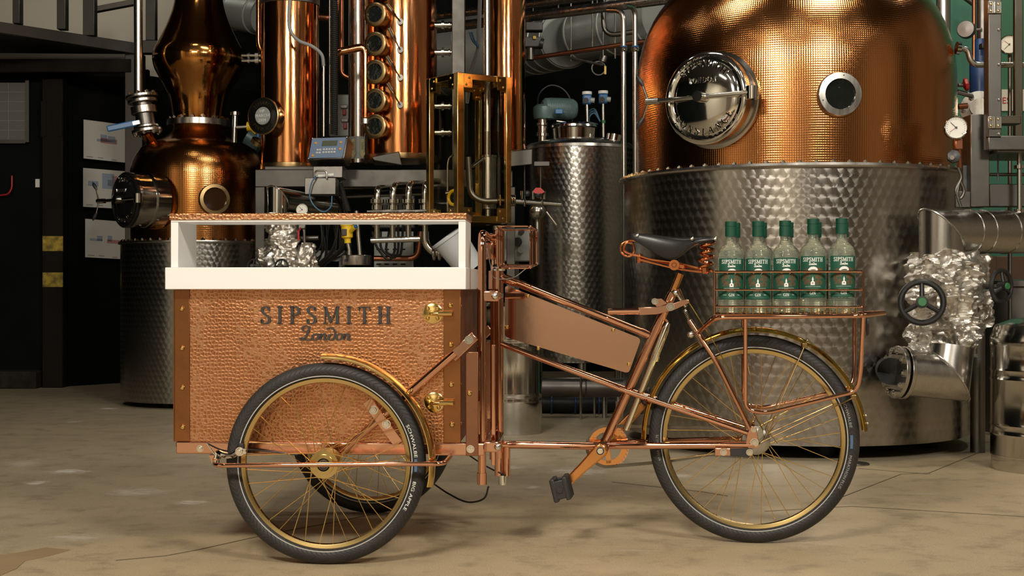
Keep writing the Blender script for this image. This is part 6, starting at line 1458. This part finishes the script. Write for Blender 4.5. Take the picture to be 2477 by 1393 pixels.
for k, d in enumerate((0, 5)): G().tube(spline([P(1136 + d, 78, 9.0), P(1143 + d, 98, 9.0), P(1158 + d * .3, 115, 9.0)], 6), .006, 8).top('blue_hose', M['cable_blue'], ('thin blue air hose left of the bright drop pipe, outer one', 'thin blue air hose left of the bright drop pipe, inner one')[k], 'hose')
for k in range(3): G().tube([P(1166 - 3 * k, -60, 9.0 + .02 * k), P(1160 - 3 * k, 118, 9.0 + .02 * k), P(1140 - 4 * k, 190, 9.0 + .02 * k), P(1132 - 4 * k, 250, 9.0 + .02 * k)], .006, 8).top('bundled_cable', M['cable_grey'], 'pale cable in the tied bundle behind the brass-framed case, ' + ('closest to the drop pipe', 'middle strand', 'farthest from the drop pipe')[k], 'cable', 'tied cable bundle')
t = thing('sensor_bracket', 'small sensor with looped cable hanging under the duct', 'sensor', P(1458, 180, 9.8))
G().cyl(P(1458, 150, 9.8), P(1462, 136, 9.8), .03).part('head', M['steel_dull'], t); G().box(P(1464, 170, 9.8), (.015, .015, .06)).part('tag', M['yellow'], t); G().torus(P(1448, 165, 9.8), (0, 1, 0), .05, .005).part('cable_loop', M['cable_grey'], t); G().cyl(P(1459, 140, 9.8), P(1459, -600, 9.8), .006).part('hanger', M['steel_dull'], t)

# ---------------------------------------------------------------- floor level, centre
def keg(label, px, Y, R, h, ribs, dome=.0):
    c = V(((px - CX) * Y / F, Y, 0)); t = thing('steel_keg', label, 'keg', c)
    pr = [(1e-3, 0), (R * .97, 0), (R * .985, .01), (R * .985, .06), (R, .064)]
    for z in ribs: pr += [(R, z - .03), (R * 1.015, z - .02), (R, z - .01), (R, z + .01), (R * 1.015, z + .02), (R, z + .03)]
    pr += [(R, h - .06), (R * 1.01, h - .055), (R * 1.01, h - .02)] + ([(R * .9, h + dome * .5), (R * .6, h + dome * .85), (1e-3, h + dome)] if dome else [(R * .9, h), (1e-3, h)])
    G().lathe(pr, c, UP, 64).part('shell', M['steel_pol'], t); return t, c
keg('steel keg standing behind the head tube', 1240, 7.16 + .16, .163, .72, (.20, .50))
k2, kc = keg('tall domed steel keg by the large still', 2524, 5.62 + .22, .222, .60, (.18, .42), .075)
G().lathe([(.03, 0), (.03, .03), (.045, .035), (.045, .045), (1e-3, .05)], kc + UP * .672, UP, 24).part('neck', M['steel_pol'], k2)
hp = thing('floor_pipe', 'fat horizontal steel pipe on thin legs behind the pedals', 'pipe', P(1410, 1010, 8.1))
hp.location.z = 0
pipe(G(), [(1300, 936), (1600, 938)], 8.1, 46, n=32).part('pipe', M['steel_dull'], hp)
G().torus(P(1416, 937, 8.1), (1, 0, 0), 23 * 8.1 / F, .005).part('weld', M['steel_dull'], hp)
for px in (1405, 1441, 1466):
    a = P(px, 940, 8.04); G().cyl((a.x, 8.04 if px < 1420 else 8.16, 0), (a.x, 8.04 if px < 1420 else 8.16, a.z + (.08 if px < 1420 else 0)), .007 if px < 1460 else .016, n=10).part('support_rod', M['steel'], hp)
for k, (y, Y) in enumerate(((975, 8.6), (992, 8.45))):
    zz = .055 + .075 * (1 - k)
    g = G(); g.tube([V((x * .1 - .05, Y + .02 * math.sin(x), zz)) for x in range(1, 8)], .055 if k == 0 else .05, 16); g.top('ribbed_hose', M['cable'], ('upper dark ribbed hose lying behind the fat floor pipe', 'lower dark ribbed hose lying behind the fat floor pipe')[k], 'hose', 'dark hoses on the floor')
for k in range(4):
    G().torus(V((.10 + .15 * k, 8.40, .055)), (1, 0, 0), .052, .006, 20, 8).top('hose_band', M['blue_dark'], 'blue band around the dark floor hose, ' + ('first', 'second', 'third', 'last')[k] + ' counting from the keg', 'band', 'blue hose bands')

# ---------------------------------------------------------------- right-hand side: lagged pipe, valves, brackets
Yr = 6.02
rl = thing('lagged_valve_pipe', 'foil-lagged steam pipe with mitred steel elbows beside the large still', 'pipe', P(2290, 1000, Yr)); rl.location.z = 0
mitre(rl, P(2277, 640, Yr), P(2277, 560, Yr), P(2520, 562, Yr + .25), 53 * Yr / F, 'steel', 40)
for s in (2340, 2372, 2430): G().torus(P(s, 561, Yr + .25 * (s - 2277) / 243), (1, .55, 0), 53.2 * Yr / F, .004, 40, 6).part('duct_seam', M['steel'], rl)
mitre(rl, P(2190, 902, Yr - .10), P(2292, 912, Yr - .07), P(2300, 840, Yr - .05), 54 * Yr / F, 'steel', 40)
bx_ = (P(2190, 902, Yr - .10) - P(2292, 912, Yr - .07)).normalized()
for o_, r_ in ((.0, .118), (.030, .118)): 
    c = P(2190, 902, Yr - .10) + bx_ * o_; G().cyl(c, c + bx_ * .018, r_, n=40).part('pipe_flange', M['steel'], rl, bev=.002)
bolts(rl, P(2190, 902, Yr - .10) + bx_ * .048, bx_, .098, 10, 1.2)
c = P(2190, 902, Yr - .10) + bx_ * .05; G().tube([c - bx_ * .01, c + bx_ * .02, c + bx_ * .01 + V((.03, .17, 0))], .06, 32).part('inlet_stub', M['black'], rl)
crumple('foil_sleeve', rl, P(2287, 720, Yr), col_prof(.150, .150, zpx(612, Yr) - zpx(720, Yr), 18), seed=21, n=96, amp=.024)
crumple('foil_sleeve', rl, P(2285, 800, Yr), col_prof(.125, .148, zpx(700, Yr) - zpx(800, Yr), 16), seed=22, n=96, amp=.026)
crumple('foil_sleeve', rl, P(2312, 860, Yr - .02), col_prof(.105, .100, zpx(780, Yr) - zpx(860, Yr), 14), seed=23, n=84, amp=.026)
crumple('foil_sleeve', rl, P(2232, 852, Yr), col_prof(.070, .058, zpx(780, Yr) - zpx(852, Yr), 12), seed=24, n=72, amp=.02)
crumple('foil_sleeve', rl, P(2366, 690, Yr), col_prof(.030, .042, zpx(618, Yr) - zpx(690, Yr), 12), seed=25, n=56, amp=.018)
crumple('foil_sleeve', rl, P(2375, 790, Yr + .1), col_prof(.035, .05, zpx(700, Yr) - zpx(790, Yr), 12), seed=26, n=56, amp=.018)
def spoked(label, px, py, Y, n, R):
    t = handwheel('handwheel', label, P(px, py, Y), n, R, 3, 'iron', 'green_hub', stem=.16); return t
spoked('black three-spoke handwheel with green cap before the foil lagging', 2230, 731, Yr - .24, (-.25, -.97, .05), 57 * 5.8 / F)
spoked('black handwheel with green cap right of the foil lagging', 2422, 692, Yr - .12, (.55, -.83, 0), 43 * 6 / F)
# steel bracket post
bp_ = thing('bracket_post', 'pale grey steel post with welded plate right of the large still', 'post', P(2370, 500, 6.15))
bar(bp_, 'post', 2348, 276, 2394, 500, 6.15, 6.28, 'steel_dull'); bar(bp_, 'plate', 2312, 462, 2350, 502, 6.16, 6.18, 'steel_dull'); bar(bp_, 'back_plate', 2330, 400, 2350, 465, 6.2, 6.22, 'grey_dark'); bar(bp_, 'arm', 2394, 280, 2470, 300, 6.2, 6.28, 'steel_dull')
for x0, x1, y0, y1 in ((2394, 2500, 445, 500), (2394, 2500, 418, 424)): bar(bp_, 'cross_arm', x0, y0, x1, y1, 6.3, 6.36, 'steel_dull')
G().tube(spline([P(2318, 405, 6.0), P(2325, 430, 6.0), P(2312, 460, 6.0), P(2322, 480, 6.0), P(2332, 462, 6.0), P(2322, 440, 6.0), P(2316, 470, 6.0), P(2324, 500, 6.0)], 6), .007, 10).top('syphon_loop', M['steel_dull'], 'twisted steel syphon tube hanging above the mitred elbow', 'tube')
t = thing('pressure_gauge', 'white-faced pressure gauge with black knob at the large dome edge', 'gauge', P(2316, 400, 6.1))
gauge(t, P(2312, 309, 6.05), (-.12, -1, .05), 28 * 6.05 / F)
G().box(P(2317, 350, 6.08), (.040, .04, .05)).part('fitting', M['pipe_copper'], t, bev=.006); G().cyl(P(2322, 405, 6.1), P(2320, 360, 6.08), .013).part('stem', M['pipe_copper'], t)
G().lathe([(1e-3, 0), (.028, 0), (.032, .008), (.030, .024), (.012, .028), (1e-3, .028)], P(2306, 380, 6.06), (-.2, -1, .1), 7).part('knob', M['plastic_black'], t); G().cyl(P(2303, 381, 6.02), P(2303, 381, 6.01), .010).part('knob_cap', M['steel'], t)
# pipes around the blue cylinder
t = thing('vent_line', 'steel S-bend pipe leaving the shoulder of the large dome', 'pipe', P(2340, 170, 6.6))
pipe(G(), [(2316, 118), (2340, 118), (2350, 157), (2500, 157)], 6.6, 14, .07).part('pipe', M['steel'], t)
G().cyl(P(2313, 116, 6.6), P(2322, 117, 6.6), .032).part('collar', M['steel_pol'], t)
t = thing('blue_pump_cylinder', 'navy blue cylindrical pump body by the green wall', 'pump', P(2370, 300, 7.4))
G().cyl(P(2371, 240, 7.4), P(2371, 152, 7.4), 25 * 7.4 / F, n=32).part('body', M['blue_dark'], t); G().cyl(P(2371, 152, 7.4), P(2371, 95, 7.4), 13 * 7.4 / F, n=24).part('upper_body', M['blue_dark'], t)
G().box(P(2382, 112, 7.3), (.05, .05, .03)).part('connector', M['plastic_black'], t, bev=.004)
G().lathe([(1e-3, 0), (.10, 0), (.10, .02), (.05, .025), (.05, .06), (1e-3, .06)], P(2368, 265, 7.3), (-.3, -1, .1), 32).part('flange', M['steel'], t)
pipe(G(), [(2371, 235), (2371, 290)], 7.4, 30).part('lower_pipe', M['steel'], t)
bolts(t, P(2368, 265, 7.28), (-.3, -1, .1), .08, 6, 1.2)
t = thing('red_valve', 'small valve with a red knob between the dome and green wall', 'valve', P(2333, 240, 7.05))
G().lathe([(1e-3, 0), (.018, 0), (.035, .008), (.035, .022), (.015, .03), (1e-3, .03)], P(2330, 206, 7.05), (1, -.2, .2), 8).part('knob', M['red'], t); pipe(G(), [(2318, 206), (2330, 206)], 7.05, 9).part('stem', M['steel_dull'], t); pipe(G(), [(2316, 222), (2352, 232)], 7.05, 12).part('body', M['steel_dull'], t)
pipe(G(), [(2318, 258), (2340, 256)], 7.05, 14).part('nipple', M['pipe_copper'], t)
t = thing('dial_thermometer', 'round steel dial seen from behind near the upper green wall', 'thermometer', P(2338, 90, 7.4)); G().lathe([(1e-3, .03), (.045, .028), (.050, .015), (.050, -.01), (1e-3, -.012)], P(2338, 72, 7.4), (-.5, -.85, 0), 28).part('case', M['steel_dull'], t); pipe(G(), [(2345, 74), (2375, 70)], 7.45, 6).part('stem', M['steel'], t)
toppipe('wall_pipe', 'steel', 'broad vertical steel pipe behind the shoulder of the dome', [(2282, -80), (2282, 330)], 8.6, 34)
toppipe('wall_pipe', 'pipe_copper', 'thin vertical copper pipe on the green wall', [(2356, -80), (2356, 240)], 8.9, 10)
toppipe('wall_pipe', 'steel_dull', 'vertical steel pipe above the blue pump', [(2376, -80), (2376, 98)], 7.5, 26)
toppipe('wall_pipe', 'steel_dull', 'slanted dark pipe at the top of the green wall', [(2300, -30, 9.0), (2360, 14, 9.0)], 9.0, 12)
# steel-framed glass cabinet cut by the picture edge
Yc2 = 6.05
sc_ = thing('glass_cabinet', 'steel-framed glass cabinet with hinges by the green wall', 'cabinet', P(2470, 365, Yc2))
bar(sc_, 'stile', 2391, -60, 2423, 335, Yc2, Yc2 + .03, 'steel_dull'); bar(sc_, 'stile', 2600, -60, 2630, 335, Yc2, Yc2 + .03, 'steel_dull')
bar(sc_, 'bottom_rail', 2391, 328, 2630, 362, Yc2, Yc2 + .03, 'steel_dull'); bar(sc_, 'base_tray', 2414, 358, 2626, 368, Yc2 + .03, Yc2 + .45, 'steel_dull'); bar(sc_, 'pane', 2423, -60, 2600, 330, Yc2 + .01, Yc2 + .015, 'pane', 0)
bar(sc_, 'rear_stile', 2455, -60, 2475, 330, Yc2 + .42, Yc2 + .45, 'steel_dull')
a = P(2391, 360, Yc2); b = P(2391, -60, Yc2)
G().aabb((a.x, Yc2 + .03, a.z), (a.x + .012, Yc2 + .06, b.z)).part('side_frame', M['steel_dull'], sc_)
for py in (18, 296): 
    hg = G().box(P(2406, py, Yc2 - .006), (.062, .010, .055)).part('hinge', M['steel'], sc_, bev=.002); G().cyl(P(2406, py + 13, Yc2 - .012), P(2406, py - 13, Yc2 - .012), .007).part('hinge_pin', M['steel_pol'], hg)
    for dx in (-9, 9):
        for dy in (-8, 8): inst(screw_me, 'screw', sc_, P(2406 + dx, py + dy, Yc2 - .011), (0, -1, 0), scale=(.8, .8, .8))
for py in (72, 156, 241, 324): inst(nut_me, 'rivet', sc_, P(2416, py, Yc2), (0, -1, 0), scale=(.55, .55, .55))
t = thing('pressure_gauge', 'white-faced pressure gauge seen through the glass cabinet', 'gauge', P(2442, 150, 6.9)); gauge(t, P(2441, 108, 6.85), (-.25, -1, .05), 23 * 6.85 / F, ang=(225, 140))
pipe(G(), [(2443, 130), (2443, 1067)], 6.9, 10).part('stem', M['steel_dull'], t)
t = thing('wall_notice', 'white notice with red lettering on the green wall', 'sign', P(2450, 268, 9.35)); a, b = P(2424, 268, 9.38), P(2452, 216, 9.38); G().aabb((a.x, 9.385, a.z), (b.x + .1, 9.395, b.z)).part('sheet', M['paper'], t)
g = G(); flat_text(g, 'ES', lambda q: P(2434, 250, 9.38) + V((q.x * .045, 0, q.y * .045))); g.part('notice_print', M['red'], t, kind='stuff')
toppipe('cabinet_drain', 'steel', 'vertical steel drain pipe under the glass cabinet', [(2466, 362), (2466, 520)], 6.2, 12)
toppipe('cabinet_drain', 'steel_dull', 'thin rod under the glass cabinet', [(2414, 362), (2414, 440)], 6.3, 4)
for i, py in enumerate((404, 510)): G().cyl(P(2466, py + 4, 6.2), P(2466, py - 4, 6.2), .026).top('drain_clamp', M['steel_pol'], ('upper clamp collar on the cabinet drain pipe', 'lower clamp collar on the cabinet drain pipe')[i], 'clamp')
# dark timber and drums low on the right
G().aabb((P(2372, 0, 8.2).x, 8.2, 0), (P(2412, 0, 8.2).x, 8.3, 1.0)).top('timber_upright', M['wood'], 'brown wooden upright between the large still and the keg', 'post', bev=.01)
G().aabb((P(2395, 0, 8.3).x, 8.32, .25), (P(2520, 0, 8.3).x, 8.36, 1.0)).top('wooden_board', M['wood'], 'brown wooden board leaning behind the domed keg', 'board', bev=.005)
G().lathe([(1e-3, 0), (.20, 0), (.20, .80), (.21, .81), (.21, .84), (1e-3, .85)], V((P(2440, 0, 7.4).x + .06, 7.4, 0)), UP, 40).top('steel_drum', M['steel_dull'], 'plain steel drum behind the domed keg', 'drum')
G().cyl((P(2365, 0, 6.25).x + .07, 6.45, 0), (P(2365, 0, 6.25).x + .07, 6.45, zpx(615, 6.45)), .035).top('support_leg', M['steel_dull'], 'round steel leg under the horizontal duct right of the foil', 'leg')
G().lathe([(1e-3, 0), (.055, 0), (.06, .004), (.055, .008), (1e-3, .009)], V((P(2085, 0, 5.9).x, 6.0, 0)), UP, 32).top('floor_disc', M['steel'], 'small round metal disc on the floor behind the rear wheel', 'disc')

# ---------------------------------------------------------------- left side: platform, wall items
pf = thing('steel_platform', 'steel platform edge beam and railing over the dark wall', 'platform', P(160, 110, 10.0))
def beam(name, a, b, c, d, th, m='steel_paint'):
    """a,b top edge px (x,y,Y) ends; c,d bottom edge"""
    q = [P(*c), P(*d), P(*d) + V((0, th, 0)), P(*c) + V((0, th, 0)), P(*a), P(*b), P(*b) + V((0, th, 0)), P(*a) + V((0, th, 0))]
    return G().hexa(q).part(name, M[m], pf, bev=.004)
beam('edge_beam', (-60, 43, 9.5), (328, 103, 10.4), (-60, 70, 9.5), (328, 130, 10.4), .10)
beam('cross_beam', (328, 97, 10.38), (420, 97, 10.38), (328, 128, 10.38), (420, 128, 10.38), .10)
beam('hand_rail', (205, 20, 10.2), (328, -4, 10.4), (205, 33, 10.2), (328, 10, 10.4), .06)
for x0, x1, yb_, Y in ((30, 47, 56, 9.75), (137, 158, 70, 10.0), (200, 228, 85, 10.1), (352, 375, 97, 10.4)):
    a, b = P(x0, yb_, Y), P(x1, -80, Y); G().aabb((a.x, Y, a.z), (b.x, Y + .08, b.z)).part('rail_post', M['steel_paint'], pf, bev=.003)
a, b = P(302, 130, 10.42), P(344, 125, 10.42); G().aabb((a.x, 10.42, 0), (b.x, 10.52, a.z)).part('support_post', M['steel_paint'], pf, bev=.004)
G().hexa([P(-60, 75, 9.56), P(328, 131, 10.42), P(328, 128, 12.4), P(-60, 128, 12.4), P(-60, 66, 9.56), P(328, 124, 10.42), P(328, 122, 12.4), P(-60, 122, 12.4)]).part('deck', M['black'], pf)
for k in range(3):
    Y = 10.4 + .5 * k; G().aabb((-4.2, Y, 2.50), (-3.0, Y + .06, 2.60)).part('joist', M['timber'], pf)
tp_ = thing('timber_post', 'dark timber post with two worn yellow bands', 'post', P(127, 937, 10.6)); tp_.location.z = 0
a, b = P(101, 937, 10.6), P(152, 190, 10.6); G().aabb((a.x, 10.6, 0), (b.x, 10.70, b.z)).part('post', M['timber'], tp_, bev=.008)
for y0, y1 in ((571, 607), (659, 694)):
    c, d = P(103, y1, 10.595), P(152, y0, 10.595); G().aabb((c.x, 10.595, c.z), (d.x, 10.605, d.z)).part('yellow_band', M['yellow_paint'], tp_)
c, d = P(96, 245, 10.595), P(150, 335, 10.595)
for x0, x1 in ((99, 112), (138, 150)):
    c, d = P(x0, 330, 10.595), P(x1, 245, 10.595); G().aabb((c.x, 10.593, c.z), (d.x, 10.603, d.z)).part('rust_patch', M['timber'], tp_)
a, b = P(-40, 940, 10.55), P(92, 897, 10.55); G().aabb((a.x, 10.5, 0), (b.x, 10.69, b.z)).top('stone_plinth', M['stone'], 'rough low stone plinth at the foot of the dark wall', 'plinth', bev=.01)
wb = thing('whiteboard', 'grey ruled whiteboard in the shade at the dark wall', 'whiteboard', P(30, 340, 10.66)); a, b = P(-60, 338, 10.66), P(62, 200, 10.66)
G().aabb((a.x, 10.66, a.z), (b.x, 10.68, b.z)).part('board', M['board'], wb); G().aabb((b.x, 10.65, a.z - .02), (b.x + .03, 10.69, b.z + .02)).part('frame', M['steel_dull'], wb); G().aabb((a.x, 10.65, a.z - .03), (b.x, 10.69, a.z)).part('frame', M['steel_dull'], wb)
for k in range(5): z = a.z + (b.z - a.z) * (k + 1) / 6; G().aabb((a.x, 10.658, z), (b.x, 10.6605, z + .002)).part('rule_line', M['print_grey'], wb)
for k in range(2): x = b.x - .14 * (k + 1); G().aabb((x, 10.658, a.z), (x + .002, 10.6605, b.z)).part('rule_line', M['print_grey'], wb)
G().tube(rnd([P(-20, 475, 10.66), P(20, 470, 10.62), P(29, 455, 10.62), P(29, 425, 10.62)], .03), .007, 8).top('red_hook', M['red'], 'red coat hook on the dark wall under the whiteboard', 'hook')
a, b = P(86, 453, 10.69), P(96, 433, 10.69); G().aabb((a.x, 10.685, a.z), (b.x, 10.695, b.z)).top('wall_switch', M['print_white'], 'small white switch plate beside the banded timber post', 'switch')
# prints on the partition
wa = P(152, 937, 10.64); wb_ = P(640, 906, 12.3); wd_ = V((wb_.x - wa.x, wb_.y - wa.y, 0)).normalized(); wn = V((wd_.y, -wd_.x, 0))
def wallhit(px, py):
    d = V(((px - CX) / F, 1, (CY - py) / F)); o = wa + wn * .004; t = (V((o.x, o.y, 0)).dot(wn)) / d.dot(wn); return d * t + V((0, 0, EYE))
labs = ('uppermost pinned drawing on the black wall', 'middle pinned drawing on the black wall, partly behind the round door', 'lowest pinned drawing on the black wall, above the steel jacket')
for i, (x0, y0, x1, y1) in enumerate(((202, 289, 303, 383), (201, 406, 303, 500), (206, 529, 303, 622))):
    c0_ = wallhit(x0, y0); c1_ = wallhit(x0, y1); wdt = (wallhit(x1, y0) - wallhit(x0, y0)); L = V((wdt.x, wdt.y, 0)).length + .04
    t = thing('technical_drawing', labs[i], 'drawing', c1_, 'pinned drawings'); tilt = .03 * (1, 0, 2)[i]
    f = lambda x, y: c0_ + wd_ * (x * L) + UP * (-(y) * (c0_.z - c1_.z) - tilt * x * .2)
    G().prism([f(0, 0), f(0, 1), f(1, 1), f(1, 0)], wn * .002).part('sheet', M['paper'], t)
    shapes = (((.28, .45, .7, .52, 0), (.36, .33, .50, .46, 0), (.36, .42, .72, .55, 1), (.52, .35, .68, .46, 0)), ((.10, .32, .32, .45, 0), (.40, .10, .66, .50, 0), (.52, .26, .78, .42, 1), (.62, .15, .72, .52, 1)), ((.10, .50, .38, .56, 0), (.26, .42, .38, .55, 0), (.50, .40, .60, .55, 0), (.48, .50, .85, .60, 1)))[i]
    for x0_, y0_, x1_, y1_, m_ in shapes: G().prism([f(x0_, y0_) + wn * .0022, f(x0_, y1_) + wn * .0022, f(x1_, y1_) + wn * .0022, f(x1_, y0_) + wn * .0022], wn * .0008).part('drawn_shape', M['ink_red' if m_ else 'ink_blue'], t)
    for x0_, x1_, y_ in ((.06, .2, .93), (.3, .42, .93), (.6, .72, .95)): G().prism([f(x0_, y_) + wn * .0022, f(x0_, y_ + .025) + wn * .0022, f(x1_, y_ + .025) + wn * .0022, f(x1_, y_) + wn * .0022], wn * .0008).part('drawn_note', M['print_grey'], t)
# small print on the partition behind the neck
